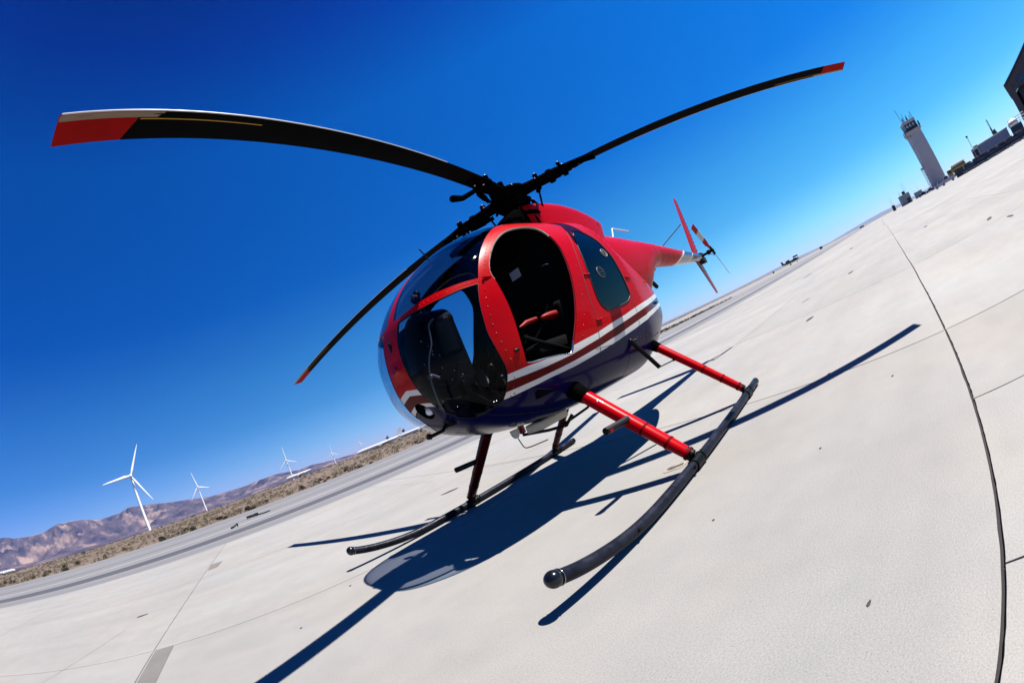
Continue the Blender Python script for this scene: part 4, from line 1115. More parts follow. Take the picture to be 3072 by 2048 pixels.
# ---- landing gear
SY = 1.235
for s in (1, -1):
    path = catmull([(-.74, s*SY, .040), (-.5, s*SY, .040), (.4, s*SY, .040), (1.3, s*SY, .040), (1.62, s*SY, .042), (1.85, s*SY, .058), (2.05, s*SY, .088), (2.22, s*SY, .125), (2.344, s*SY, .163)], 5)
    sk = MB().tube(path, .0345, 20).build('skid_tube', SKIDM, heli)
    e_ = path[-1]
    MB().ball((2.352, s*SY, .166), .040, 0, 20, 14, (1.05, 1, 1)).build('skid_cap', SKIDW, sk)
    d_ = Vector((1, 0, .30)).normalized()
    rg_ = [Vector((2.325, s*SY, .157)) + (Vector((0, 1, 0))*math.cos(t) + Vector((0, 1, 0)).cross(d_)*math.sin(t))*.0375 for t in np.linspace(0, 2*math.pi, 25)[:-1]]
    MB().tube(rg_, .0022, 6, closed=True).build('cap_rim', STEEL, sk)
    MB().ball((-.742, s*SY, .040), .035, 0, 16, 10, (.5, 1, 1)).build('rear_plug', SKIDW, sk)
    # wear shoes under the tube and clamps
    sh = MB()
    for xa, xb in ((-.6, -.15), (.2, .8), (1.2, 1.75)):
        sh.tube([(xa, s*SY, .016), (xb, s*SY, .016 if xb < 1.5 else .026)], .016, 10, ell=(.6, (0, 0, 1)))
    build_each(sh, 'wear_shoe', STEEL, sk)
    ft = MB()
    for xx in (.92, -.44):
        ft.tube([(xx, s*(SY-.012), .074), (xx, s*(SY+.035), .072)], .008, 6)
        for dx in (-.03, 0, .03, .055):
            ft.ball((xx+dx, s*(SY+.006), .079), .008, 0, 6, 5)
            ft.ball((xx+dx, s*(SY-.028), .068), .008, 0, 6, 5)
    ft.tube([(1.09, s*(SY+.036), .05), (1.09, s*(SY+.046), .05)], .013, 8)
    ft.tube([(1.80, s*(SY+.034), .06), (1.80, s*(SY+.042), .06)], .011, 8)
    build_each(ft, 'clamp_bolt', BLACK, sk)
    # front and rear struts: streamlined fairings with collars
    for nm, top, bot, ax, ay, cl in (('front', (.93, s*.40, .845), (.985, s*1.205, .105), .056, .043, (.95, 1.09, 1.20)), ('rear', (-.36, s*.38, .92), (-.37, s*1.205, .105), .048, .038, (.92, 1.06, 1.18))):
        top = Vector(top); bot = Vector(bot); d_ = (bot - top)
        f_ = MB(); q = [top + d_ * t for t in (0, .3, .6, .9, 1.0)]
        f_.tube(q, [ax*1.05, ax*1.03, ax, ax*.92, ax*.84], 20, ell=(ay/ax, (0, s*.75, .66)))
        so = f_.build('gear_strut', RED if s > 0 else STRUT_SHADED, heli)
        MB().tube([top + d_ * q_ for q_ in (0, .12, .20, .24)], [ax*1.5, ax*1.35, ax*1.18, ax*1.06], 20, ell=(ay/ax*1.1, (0, s*.75, .66))).build('strut_boot', ROTORBLK, so)
        for yv in cl:
            t = (yv - abs(top.y)) / (abs(bot.y) - abs(top.y)); c_ = top + d_ * t; u_ = d_.normalized()
            k = ax * (1.0 - .08 * t)
            MB().tube([c_ - u_*.008, c_ + u_*.008], k * 1.06, 20, ell=(ay/ax*1.03, (0, s*.75, .66)), cap=False).build('collar', COLLAR, so)
        MB().tube([bot - d_.normalized()*.03, bot + d_.normalized()*.025], ax*.72, 16).tube([(bot.x-.055, s*SY, .040), (bot.x+.055, s*SY, .040)], .042, 20).tube([(bot.x-.075, s*SY, .040), (bot.x-.06, s*SY, .040)], .045, 20).build('skid_fitting', BLACK, so)
        if nm == 'front':
            c_ = top + d_ * ((.87 - .40) / .805)
            st_ = MB().tube([c_ + Vector((.03, 0, .03)), c_ + Vector((.115, 0, .035)), c_ + Vector((.275, -s*.01, .045))], .0245, 16).build('foot_step', RUBBER, so)
            MB().ball(c_ + Vector((.276, -s*.01, .045)), .0235, 0, 14, 8, (.3, 1, 1)).build('step_end_plug', BLACK, st_)
            MB().add([c_ + Vector((.23, s*.02, .0245)), c_ + Vector((.265, s*.018, .022)), c_ + Vector((.268, s*.021, .052)), c_ + Vector((.236, s*.023, .058))], [(0, 1, 2, 3)]).build('red_mark', DARKRED, st_)
            t0 = top + d_ * .36
            MB().ball(t0 + Vector((.03, 0, .035)), .013, 0, 8, 6).build('strut_bolt', STEEL, so)
    # boarding step under the rear door
    MB().tube([(.14, s*.58, .93), (.11, s*.605, .89), (-.035, s*.68, .59)], [.018, .02, .020], 10).tube([(.18, s*.57, .90), (.06, s*.635, .885)], .010, 8).ball((.11, s*.60, .893), .026, 0, 8, 6).build('boarding_step', BLACK, heli)
    MB().tube([(-.035, s*.68, .588), (-.33, s*.685, .572)], .0055, 6).ball((-.345, s*.685, .573), .014, 0, 8, 6, (1.6, 1, 1)).build('step_rod', BLACK, heli)
# belly fittings
MB().tube([(1.05, .50, .60), (1.08, .44, .545), (1.02, .2, .54), (1.0, -.1, .56)], .012, 8).tube([(.75, .5, .62), (.77, .42, .575), (1.02, .35, .545)], .010, 8).build('belly_pipe', BLACK, heli)
MB().rbox((.70, -.02, .555), (1.03, .16, .625), .02).build('antenna_box', mat('ivory_plastic', (.62, .56, .44), .5), heli)
al_ = MB().loft([[(1.16 + .035*math.cos(t)*k, .0 + .03*math.sin(t)*k, z_) for t in np.linspace(0, 2*math.pi, 13)[:-1]] for z_, k in ((.64, 1.1), (.60, 1.0), (.575, .5))]).build('belly_antenna_base', WHITEM, heli)
MB().tube(catmull([(1.155, 0, .58), (1.145, 0, .53), (1.13, 0, .485), (1.09, 0, .468), (1.0, 0, .457), (.87, 0, .445)], 4), .0045, 6).build('belly_antenna_rod', BLACK, heli)
MB().tube([(1.68, .03, .90), (1.76, .035, .85), (1.86, .03, .845)], [.016, .012, .012], 8).tube([(1.86, .03, .845), (1.885, .03, .85)], .019, 8).rbox((1.62, .0, .855), (1.72, .08, .92), .01).build('pitot_tube', BLACK, heli)
MB().tube([(.80, -.32, .64), (.78, -.34, .55)], .03, 10).build('belly_light', DARKRED, heli)
# antennas
MB().tube([(1.27, 0, 2.075), (1.29, 0, 2.11), (1.335, 0, 2.19)], .006, 6).build('windshield_probe', BLACK, heli)
MB().tube([(-1.55, 0, 2.08), (-1.70, 0, 2.30), (-2.13, 0, 2.26)], .011, 8).build('roof_antenna', WHITEM, heli)
MB().tube([(-2.05, .02, 1.47), (-2.10, .02, 1.42)], .03, 10).ball((-2.11, .02, 1.41), .03, 0, 10, 8).build('tail_light', BLACK, heli)
MB().ball((-2.33, 0, 1.66), .028, 0, 10, 8).build('beacon_light', DARKRED, heli)
MB().tube([(-.83, .45, 1.14), (-.86, .52, 1.15)], .012, 8).ball((-.80, .50, 1.12), .014, 0, 8, 6).build('fuel_vent', NAVY, heli)

# ---- the cabin
MB().rbox((-.1, -.53, .80), (1.30, .53, .86), .01).build('cabin_floor', INNER, heli)
bk = MB(); bko = [(.44, -.55, .80), (.44, .55, .80), (.46, .605, 1.35), (.42, .54, 1.85), (.40, .26, 2.2), (.40, -.26, 2.2), (.42, -.54, 1.85), (.46, -.605, 1.35)]
bk.add(bko + [(x - .06, y, z_) for x, y, z_ in bko], [tuple(range(8)), tuple(range(15, 7, -1))] + [(i, (i+1) % 8, 8+(i+1) % 8, 8+i) for i in range(8)])
bk.build('cabin_bulkhead', INNER, heli)
for yv in (.29, -.29):
    se = MB()
    se.rbox((.66, yv-.20, 1.04), (1.10, yv+.20, 1.15), .04)
    se.rbox((.72, yv-.18, .86), (1.02, yv+.18, 1.05), .03)
    M_ = Matrix.Translation((.66, yv, 1.12)) @ Matrix.Rotation(R(-12), 4, 'Y')
    se.rbox((-.06, -.20, 0), (.05, .20, .30), .04, mat=M_)
    so = se.build('pilot_seat', SEATM, heli)
    for s in (1, -1):
        MB().tube([(.70, yv + s*.12, 1.42), (.78, yv + s*.10, 1.30), (.92, yv + s*.06, 1.20)], .012, 6, ell=(.25, (1, 0, 0))).build('seat_harness', mat('harness_webbing', (.004, .004, .005), .9, spec=0.0) if yv > 0 and s > 0 else bpy.data.materials['harness_webbing'], so)
MB().ball((.70, .42, 1.325), .155, 0, 16, 10, (1, .22, .20)).build('seat_cushion_edge', SEATRED, heli)
MB().tube([(1.10, .42, 1.30), (1.02, .42, 1.318), (.90, .42, 1.328)], [.006, .020, .016], 8).build('seat_armrest', SEATRED, heli)
pn = MB()
cpf = [(1.36, .86), (1.62, .88), (1.76, 1.02), (1.845, 1.2), (1.855, 1.4), (1.78, 1.57), (1.60, 1.60), (1.36, 1.58)]
pn.add([(x, -.10, z_) for x, z_ in cpf] + [(x, .10, z_) for x, z_ in cpf], [tuple(range(8)), tuple(range(15, 7, -1))] + [(i, 8+i, 8+(i+1) % 8, (i+1) % 8) for i in range(8)])
pn.rbox((1.44, -.16, 1.30), (1.60, .19, 1.57), .03)
hood = []
for x, hw in ((1.42, .18), (1.56, .195), (1.64, .165)):
    hood.append([(x, hw*math.cos(t), 1.54 + .125*math.sin(t)) for t in np.linspace(0, math.pi, 16)] + [(x, -hw*.9, 1.52), (x, hw*.9, 1.52)])
pn.loft(hood, 0)
io = pn.build('instrument_panel', BLACK, heli)
gz = MB()
for yv, zv in ((-.15, 1.48), (0, 1.49), (.15, 1.48), (-.15, 1.36), (0, 1.37), (.15, 1.36)):
    gz.tube([(1.440, yv*.75, zv), (1.430, yv*.75, zv)], .042, 16)
build_each(gz, 'gauge', GREYM, io)
MB().tube([(1.60, .05+.13*math.cos(t), 1.42 + .11*math.sin(t)) for t in np.linspace(.6, math.pi*.9, 12)], .002, 5).build('panel_trim', STEEL, io)
cp = MB().ball((1.53, -.01, 1.79), .038, 0, 12, 8).ball((1.50, -.02, 1.83), .030, 0, 12, 8).tube([(1.53, 0, 1.79), (1.50, 0, 1.66)], .016, 8).build('magnetic_compass', BLACK, heli)
MB().tube([(1.57, .03, 1.80), (1.58, .032, 1.80)], .016, 12).build('compass_face', GREYM, cp)
MB().tube(catmull([(1.60, .2, 1.56), (1.658, .2, 1.52), (1.69, .2, 1.40), (1.73, .18, 1.325), (1.754, .15, 1.235), (1.764, .13, 1.126), (1.755, .12, .99), (1.70, .12, .91)], 4), .0065, 6).ball((1.757, .14, 1.20), .018, 0, 8, 6, (.8, 1.6, 1)).tube([(1.75, .15, 1.21), (1.73, .20, 1.17)], .010, 6).build('cable_conduit', CABLE, io)
for c_, r_ in (((1.878, 0, 1.47), (.008, .020, .060)), ((1.896, .0, 1.345), (.007, .012, .012))):
    MB().ball(c_, 1.0, 0, 14, 10, r_).build('nose_recess', BLACK, heli)
MB().rbox((1.15, .18, .87), (1.35, .50, .93), .01).tube([(1.40, .22, .88), (1.30, .25, 1.06), (1.38, .30, 1.12)], .010, 8).tube([(1.45, .45, .88), (1.42, .40, 1.02)], .012, 8).ball((1.38, .30, 1.12), .022, 0, 8, 6).ball((1.42, .40, 1.02), .02, 0, 8, 6).build('floor_fitting', BLACK, heli)
for yv in (.33, -.33):
    MB().tube(catmull([(1.28, yv, .86), (1.25, yv, 1.05), (1.12, yv, 1.25), (1.12, yv, 1.36), (1.16, yv, 1.44)], 4), .012, 8).tube([(1.15, yv, 1.41), (1.17, yv, 1.50)], .020, 8).build('cyclic_stick', BLACK, heli)
    for dy in (-.1, .1):
        MB().rbox((1.60, yv+dy-.04, 1.0), (1.625, yv+dy+.04, 1.10), .006).tube([(1.61, yv+dy, 1.05), (1.48, yv+dy*.6, .90)], .009, 6).build('rudder_pedal', BLACK, heli)
MB().tube([(.76, .49, 1.02), (1.06, .49, 1.16), (1.18, .49, 1.22)], .014, 8).build('collective_lever', BLACK, heli)
# small steel knobs added for their glints round console and floor, and cable runs
kr = random.Random(3)
kb = MB()
for _ in range(16):
    kb.ball((kr.uniform(1.40, 1.76), .105 + kr.uniform(0, .02), kr.uniform(.95, 1.5)), kr.uniform(.004, .008), 0, 6, 5)
for _ in range(12):
    kb.ball((kr.uniform(1.15, 1.5), kr.uniform(.15, .5), .88 + kr.uniform(0, .03)), kr.uniform(.005, .010), 0, 6, 5, (1.8, 1, .7))
build_each(kb, 'glint_knob', STEEL, io)
for k in range(5):
    z0_ = 1.02 + .10 * k
    MB().tube(catmull([(1.42, .115, z0_), (1.50, .122, z0_ + .02), (1.60, .12, z0_ - .01), (1.70, .115, z0_ + .02)], 5), .0026, 5).build('wiring_loom', RUBBER, io)
MB().tube([(1.38, .14, 1.06), (1.38, .165, 1.06)], .05, 18).build('trim_wheel', GREYM, io)
# roof console, speaker and placard inside the door
MB().rbox((.62, -.10, 2.13), (.95, .10, 2.19), .015).build('overhead_console', BLACK, heli)
MB().rbox((.40, -.03, 2.072), (.435, .08, 2.134), .012).build('cabin_speaker', BEIGE, heli)
MB().rbox((.42, -.06, 1.81), (.432, .06, 1.892), .002).build('placard', mat('placard_grey', (.30, .30, .36), .6), heli)
MB().tube([(.46, .35, 1.75), (.50, .352, 1.757), (.50, .418, 1.748), (.46, .42, 1.74)], .004, 6).build('grab_handle', STEEL, heli)
MB().rbox((.75, .45, .86), (1.15, .53, .96), .02).build('door_side_trim', INNER, heli)
# ------------------------------------------------------------------ wind turbines
TURB = mat('turbine_white', (.85, .85, .84), .45)
def turbine(az, el_base, hub_el, D, blades, label):
    gz = terrain_z(*polar(az, D)[:2]); hz = CAM_H + D * math.tan(R(hub_el))
    root = empty('wind_turbine', polar(az, D, gz), -R(az), label, 'wind turbine', 'wind turbines in the desert')
    H = hz - gz; L = max(b[1] for b in blades) * math.pi/180 * D
    MB().tube([(0, 0, -1), (0, 0, H*.5), (0, 0, H-.5)], [L*.052, L*.042, L*.030], 14).build('tower', TURB, root)
    MB().rbox((-L*.045, -L*.05, H-L*.045), (L*.045, L*.16, H+L*.045), L*.015).build('nacelle', TURB, root)
    MB().ball((0, -L*.09, H), L*.05, 0, 12, 8, (1, 1.3, 1)).build('rotor_nose', TURB, root)
    for ang, deg in blades:
        Lb = math.radians(deg) * D; d = Vector((math.cos(R(ang)), 0, math.sin(R(ang)))); c = Vector((-d.z, 0, d.x))
        rg = []
        for t, ch, th in ((0.02, .045, .045), (.08, .05, .04), (.2, .085, .03), (.5, .06, .02), (.8, .04, .012), (1, .015, .006)):
            o_ = Vector((0, -L*.09, H)) + d * Lb * t
            rg.append([o_ + c * (ch*Lb*.5*math.cos(a) - ch*Lb*.12) + Vector((0, 1, 0)) * th*Lb*.5*math.sin(a) for a in np.linspace(0, 2*math.pi, 11)[:-1]])
        MB().loft(rg).build('turbine_blade', TURB, root)
turbine(-54.89, .18, 6.82, 680, [(58, 4.02), (-178, 4.35), (-59, 3.91)], 'tallest nearest white wind turbine standing against the brown mountains')
turbine(-46.28, .0, 3.28, 1280, [(98, 1.91), (-18, 1.6), (-138, 1.77)], 'white wind turbine just right of the largest one, in front of the low mountain slope')
turbine(-33.56, -.2, 2.73, 1280, [(87, 1.83), (-25, 1.46), (-145, 1.58)], 'white wind turbine standing beside the parked white fuselage on the desert')
turbine(-27.50, .15, 1.61, 1900, [(82, 1.19), (-32, .93), (-150, .92)], 'small white wind turbine just left of the long white airliner')
turbine(-23.56, .6, 1.60, 2450, [(78, 1.0), (-42, .8), (198, .8)], 'smallest white wind turbine rising behind the long white airliner')

# ------------------------------------------------------------------ parked airliners in the desert
JW = mat('airliner_white', (.55, .56, .58), .35, noise_amt=.04)
JG = mat('airliner_grey', (.17, .175, .2), .5); JB = mat('airliner_blue', (.02, .03, .10), .4)
def airliner(az, D, L, rad, fin_h, rz, label, tail=True, group='airliners stored in the desert'):
    p_ = polar(az, D); gz = terrain_z(p_.x, p_.y)
    root = empty('parked_airliner', (p_.x, p_.y, gz), -R(az) + rz, label, 'airliner', group)
    zc = rad * 1.75; rg = []
    for t, k, dz in ((0, .08, -.25), (.02, .45, -.12), (.06, .8, -.04), (.12, 1, 0), (.70, 1, 0), (.85, .72, .22), (.95, .4, .45), (1, .12, .6)):
        rg.append([(L*(t-.5), rad*k*math.cos(a), zc + dz*rad + rad*k*math.sin(a)) for a in np.linspace(0, 2*math.pi, 17)[:-1]])
    f_ = MB().loft(rg).build('fuselage', JW, root)
    wn_ = MB()
    for i in range(int(L/2.2)):
        x = -L*.38 + i*1.5
        if x > L*.30: break
        for s in (1, -1): wn_.box((x, s*rad*.97-.05, zc+rad*.15), (x+.5, s*rad*.97+.05, zc+rad*.15+.5))
    w_ = wn_.build('cabin_window_row', JG, f_); w_['kind'] = 'stuff'
    for s in (1, -1):
        MB().add([(-L*.06, s*rad*.6, zc-rad*.5), (L*.10, s*rad*.6, zc-rad*.5), (L*.24, s*L*.42, zc+rad*.1), (L*.17, s*L*.42, zc+rad*.1), (-L*.06, s*rad*.6, zc-rad*.3), (L*.10, s*rad*.6, zc-rad*.35), (L*.24, s*L*.42, zc+rad*.16), (L*.17, s*L*.42, zc+rad*.16)],
                 [(0, 3, 2, 1), (4, 5, 6, 7), (0, 1, 5, 4), (1, 2, 6, 5), (2, 3, 7, 6), (3, 0, 4, 7)]).build('wing', JW, root)
        MB().tube([(-L*.04, s*L*.17, zc-rad*.7), (L*.05, s*L*.17, zc-rad*.7)], [rad*.45, rad*.36], 12).build('engine', JG, root)
        MB().tube([(L*.02, s*rad*.8, 0), (L*.02, s*rad*.8, zc-rad*.6)], rad*.10, 6).tube([(L*.02-.8, s*rad*.8, .5), (L*.02+.8, s*rad*.8, .5)], .5, 10).build('main_gear', JG, root)
    MB().tube([(-L*.38, 0, 0), (-L*.38, 0, zc-rad*.7)], rad*.08, 6).build('nose_gear', JG, root)
    if tail:
        MB().add([(L*.36, -.15, zc+rad*.7), (L*.48, -.15, zc+rad*.7), (L*.53, -.08, zc+fin_h), (L*.47, -.08, zc+fin_h), (L*.36, .15, zc+rad*.7), (L*.48, .15, zc+rad*.7), (L*.53, .08, zc+fin_h), (L*.47, .08, zc+fin_h)],
                 [(0, 1, 2, 3), (7, 6, 5, 4), (0, 4, 5, 1), (1, 5, 6, 2), (2, 6, 7, 3), (3, 7, 4, 0)]).build('tail_fin', JW, root)
        for s in (1, -1):
            MB().add([(L*.40, s*rad*.3, zc+rad*.5), (L*.48, s*rad*.3, zc+rad*.5), (L*.52, s*L*.14, zc+rad*.6), (L*.48, s*L*.14, zc+rad*.6), (L*.40, s*rad*.3, zc+rad*.62), (L*.48, s*rad*.3, zc+rad*.62), (L*.52, s*L*.14, zc+rad*.68), (L*.48, s*L*.14, zc+rad*.68)],
                     [(0, 3, 2, 1), (4, 5, 6, 7), (0, 1, 5, 4), (1, 2, 6, 5), (2, 3, 7, 6), (3, 0, 4, 7)]).build('tailplane', JW, root)
    return root
airliner(-21.2, 430, 50, 1.75, 8.0, R(6), 'long white airliner with tail fin parked right of the small wind turbines')
airliner(-15.6, 400, 38, 1.7, 7.0, R(2), 'white airliner whose tail stands close to the helicopter nose')
airliner(-32.7, 400, 26, 1.5, 3.0, R(-4), 'white airliner fuselage without a tail beside a wind turbine', tail=False)
airliner(-78.3, 260, 17, .72, 2.6, R(170), 'small white jet parked on scrub below the dark mountain foot')
for az, D, z_, lb in ((-19.9, 425, 8.6, 'small navy tail engine lying on top of the long white airliner'), (-17.6, 410, 9.0, 'navy maintenance platform raised above the white airliners')):
    p_ = polar(az, D); gz = terrain_z(p_.x, p_.y)
    MBx = MB().tube([(0, 0, 4.5), (0, 0, z_-2.4)], .35, 8).rbox((-1.4, -1, z_-3.0), (1.4, 1, z_-1.6), .2).tube([(-.6, 0, z_-2), (.9, 0, z_-.4)], .45, 10).tube([(0, 0, 0), (0, 0, 4.6)], .12, 6)
    o = MBx.build('maintenance_platform', JB, loc=(p_.x, p_.y, gz)); tag(o, lb.replace('small navy tail engine lying on top of', 'navy maintenance platform standing behind the nose half of'), 'platform')

# ------------------------------------------------------------------ control tower and the buildings at the right
STUCCO = mat('pale_stucco', (.50, .485, .50), .85, noise_amt=.06, noise_scale=.4)
STUCCO2 = mat('warm_stucco', (.52, .48, .46), .85, noise_amt=.06, noise_scale=.4)
DKGLASS = mat('dark_window_glass', (.012, .016, .022), .08, coat=.5)
DKMETAL = mat('dark_metal', (.03, .032, .04), .5, metal=.3)
TRIM = mat('pale_trim', (.62, .62, .60), .6)
WINDOWF = mat('window_mullion', (.45, .46, .46), .5)
TD = 216.0
tw_ = empty('control_tower', polar(62.0, TD, 0), -R(62.0) + R(16), 'tall pale concrete control tower with glazed cab and rooftop aerials', 'control tower')
W_ = 3.95
MB().rbox((-W_, -W_, 0), (W_, W_, 25.2), .06).build('shaft', STUCCO, tw_)
MB().rbox((-W_-.75, -W_-.75, 25.0), (W_+.75, W_+.75, 26.1), .1).build('balcony_slab', STUCCO2, tw_)
rail = MB()
for x in np.linspace(-W_-.7, W_+.7, 12):
    rail.box((x-.03, -W_-.73, 26.1), (x+.03, -W_-.67, 27.1)); rail.box((-W_-.73, x-.03, 26.1), (-W_-.67, x+.03, 27.1)); rail.box((W_+.67, x-.03, 26.1), (W_+.73, x+.03, 27.1))
for z_ in (26.6, 27.1):
    rail.box((-W_-.73, -W_-.73, z_), (W_+.73, -W_-.67, z_+.06)); rail.box((-W_-.73, -W_-.67, z_), (-W_-.67, W_+.73, z_+.06)); rail.box((W_+.67, -W_-.67, z_), (W_+.73, W_+.73, z_+.06))
rail.build('balcony_railing', DKMETAL, tw_)
MB().rbox((-W_+.25, -W_+.25, 26.1), (W_-.25, W_-.25, 27.3), .05).build('cab_sill', DKMETAL, tw_)
cg = MB().rbox((-W_+.35, -W_+.35, 27.3), (W_-.35, W_-.35, 29.3), .03).build('cab_glazing', DKGLASS, tw_)
for i, x in enumerate(np.linspace(-W_+.3, W_-.3, 5)):
    MB().box((x-.10, -W_+.24, 27.25), (x+.10, -W_+.36, 29.35)).build('mullion', WINDOWF, cg)
    MB().box((-W_+.24, x-.10, 27.25), (-W_+.36, x+.10, 29.35)).build('mullion', WINDOWF, cg)
for k, (x0, x1) in enumerate(((-2.9, -1.6), (-.9, .2), (1.2, 2.2))):
    MB().rbox((x0, -W_+.31, 27.7), (x1, -W_+.345, 28.6), .02).build('blind', TRIM, cg)
MB().rbox((-W_, -W_, 29.3), (W_, W_, 30.5), .08).build('cab_roof', STUCCO2, tw_)
MB().rbox((-W_-1.1, -1.2, 24.0), (-W_+.01, 1.4, 26.0), .05).build('side_balcony', STUCCO2, tw_)
for z_ in (18.5, 12.0, 6.5):
    wf = MB().rbox((-W_-.05, -1.2, z_), (-W_+.03, .3, z_+1.9), .03).build('window', DKMETAL, tw_)
    MB().box((-W_-.06, -1.0, z_+.15), (-W_-.045, .1, z_+1.75)).build('pane', DKGLASS, wf)
wf = MB().rbox((-W_+.3, -W_-.04, 23.7), (-W_+.9, -W_+.02, 24.4), .02).build('window', DKMETAL, tw_)
st_ = MB()
for z_ in np.arange(0, 9, 1.5):
    st_.tube([(-W_-.2, -1.2, z_), (-W_-1.9, .8, z_+1.5)], .07, 5); st_.tube([(-W_-1.9, -1.2, z_), (-W_-.2, .8, z_+1.5)], .07, 5)
for x, y in ((-W_-1.95, -1.2), (-W_-1.95, .9), (-W_-.25, -1.2)): st_.tube([(x, y, 0), (x, y, 9.6)], .09, 6)
st_.rbox((-W_-2.2, -1.4, 9.4), (-W_, 1.1, 10.4), .05)
st_.build('outside_stair', TRIM, tw_)
for x, y, h, r_ in ((-W_+.4, -W_+.4, 6.6, .07), (-1.2, -2, 3.9, .06), (W_-.6, -W_+.5, 3.2, .09), (-2.6, -3, 1.8, .12), (-2.1, -3, 2.2, .10), (.6, -2, 2.6, .13), (.2, -2.2, 1.6, .22), (W_-.3, 1, 2.6, .08), (1.7, -3.2, 1.4, .05)):
    MB().tube([(x, y, 30.4), (x, y, 30.4+h)], r_*1.7, 6).tube([(x-.35, y, 30.4+h*.55), (x+.35, y, 30.4+h*.55)], .07, 5).build('roof_aerial', DKMETAL, tw_)
MB().rbox((W_+.6, -W_-.3, 26.2), (W_+1.2, -W_+.7, 28.4), .1).build('obstruction_light', DKMETAL, tw_)

# hangar at the right edge
HW = mat('hangar_cladding', (.07, .055, .065), .8, noise_amt=.12, noise_scale=.3); HR = mat('hangar_roof_edge', (.02, .025, .06), .4)
hg = empty('aircraft_hangar', polar(78.5, 150, 0), -R(78.5), 'huge brown gabled hangar with dark open doorway beyond the parked cars', 'hangar')
def gz_(x): return 14.1 + .32 * min(x, 64 - x)
w_ = MB()
w_.add([(0, 0, 11.4), (2.6, 0, 11.7), (61.4, 0, 11.7), (64, 0, 11.4), (64, 0, 14.1), (32, 0, gz_(32)), (0, 0, 14.1)], [tuple(range(7))])
w_.add([(-.35, 0, 0), (2.6, 0, 0), (2.6, 0, 11.7), (-.35, 0, 11.5)], [(0, 1, 2, 3)])
w_.add([(61.4, 0, 0), (64.35, 0, 0), (64.35, 0, 11.5), (61.4, 0, 11.7)], [(0, 1, 2, 3)])
w_.add([(-.35, .05, 0), (-.35, .05, 11.5), (-.35, 60, 11.5), (-.35, 60, 0)], [(0, 1, 2, 3)]); w_.add([(0, .05, 11.4), (0, .05, 14.1), (0, 60, 14.1), (0, 60, 11.4)], [(0, 1, 2, 3)])
w_.add([(64.35, .05, 0), (64.35, 60, 0), (64.35, 60, 14), (64.35, .05, 14)], [(0, 1, 2, 3)]); w_.add([(-.35, 60, 0), (-.35, 60, 14), (32, 60, 24.3), (64.35, 60, 14), (64.35, 60, 0)], [(0, 1, 2, 3, 4)])
w_.build('wall', HW, hg)
MB().box((-.6, -.1, 11.2), (.2, .3, 11.6)).build('ledge', HW, hg)
MB().add([(-.9, -.6, 13.95), (32, -.6, 24.45), (64.9, -.6, 13.95), (-.9, -.6, 14.5), (32, -.6, 25.0), (64.9, -.6, 14.5), (-.9, 60, 13.95), (32, 60, 24.45), (64.9, 60, 13.95), (-.9, 60, 14.5), (32, 60, 25.0), (64.9, 60, 14.5)],
         [(0, 1, 4, 3), (1, 2, 5, 4), (3, 4, 10, 9), (4, 5, 11, 10), (0, 6, 7, 1), (1, 7, 8, 2), (6, 9, 10, 7), (7, 10, 11, 8), (0, 3, 9, 6), (2, 8, 11, 5)]).build('roof', HR, hg)
for i in range(9):
    x = 5.2 + i * 6.2
    if abs(x + 2.4 - 32) < 1: continue
    z_ = 12.1 + (1.2 if 3 < i < 5 else 0)
    wf = MB().box((x, -.06, 12.4), (x+4.8, .0-.003, 14.6)).build('window', DKMETAL, hg)
    for k in range(4): MB().box((x+.2+k*1.15, -.075, 12.55), (x+1.2+k*1.15, -.062, 14.45)).build('pane', DKGLASS, wf)
MB().tube([(2.6, -.02, 12.9), (2.6, -.2, 12.9)], .35, 10).build('wall_vent', DKMETAL, hg)
MB().rbox((.9, -.25, 3.2), (1.5, -.02, 4.2), .05).build('wall_sign', WHITEM, hg)
for k in range(4): MB().box((4 + k*14.2, 3 + k*.5, 0), (17.8 + k*14.2, 3.3 + k*.5, 11.6)).build('sliding_door_leaf', DKMETAL, hg)

# long pale site building
PB = mat('pale_blue_wall', (.26, .30, .40), .7, noise_amt=.06, noise_scale=.5)
bd = empty('site_building', polar(69.9, 128, 0), -R(72.5), 'long low pale blue building with a dark doorway at its left end', 'building')
MB().rbox((0, 0, .9), (12.0, 6, 4.1), .05).build('wall', PB, bd)
MB().rbox((-.2, -.25, 4.1), (12.2, 6.2, 4.35), .04).build('roof', TRIM, bd)
MB().box((.1, .1, 0), (11.9, 5.9, .9)).build('skirting', DKMETAL, bd)
MB().rbox((-3.0, -.3, 1.1), (-.22, 5.5, 4.2), .05).build('entrance_porch', TRIM, bd)
dr = MB().rbox((-2.0, -.36, 1.3), (-.6, -.31, 3.7), .02).build('door', DKMETAL, bd); MB().ball((-.8, -.4, 2.4), .06, 0, 8, 6).build('handle', STEEL, dr)
wf = MB().rbox((-2.8, -.36, 1.8), (-2.2, -.31, 3.6), .02).build('window', DKMETAL, bd); MB().box((-2.7, -.38, 1.9), (-2.3, -.365, 3.5)).build('pane', DKGLASS, wf)
MB().rbox((-2.4, -1.4, .7), (-.4, -.4, .85), .02).build('porch_step', TRIM, bd)
MB().rbox((-1.9, 1.0, 4.2), (-.2, 3, 4.6), .1).build('roof_unit', DKMETAL, bd)
sb = empty('storage_container', polar(76.0, 126, 0), -R(75.0), 'dark blue steel container right of the long pale building', 'container')
MB().rbox((-.5, 0, .15), (4.2, 2.6, 3.6), .05).build('container_body', mat('container_blue', (.02, .045, .09), .6), sb)
for k in range(8): MB().box((-.3+k*.55, -.05, .3), (-.1+k*.55, -.001, 3.45)).build('rib', bpy.data.materials['container_blue'], sb)
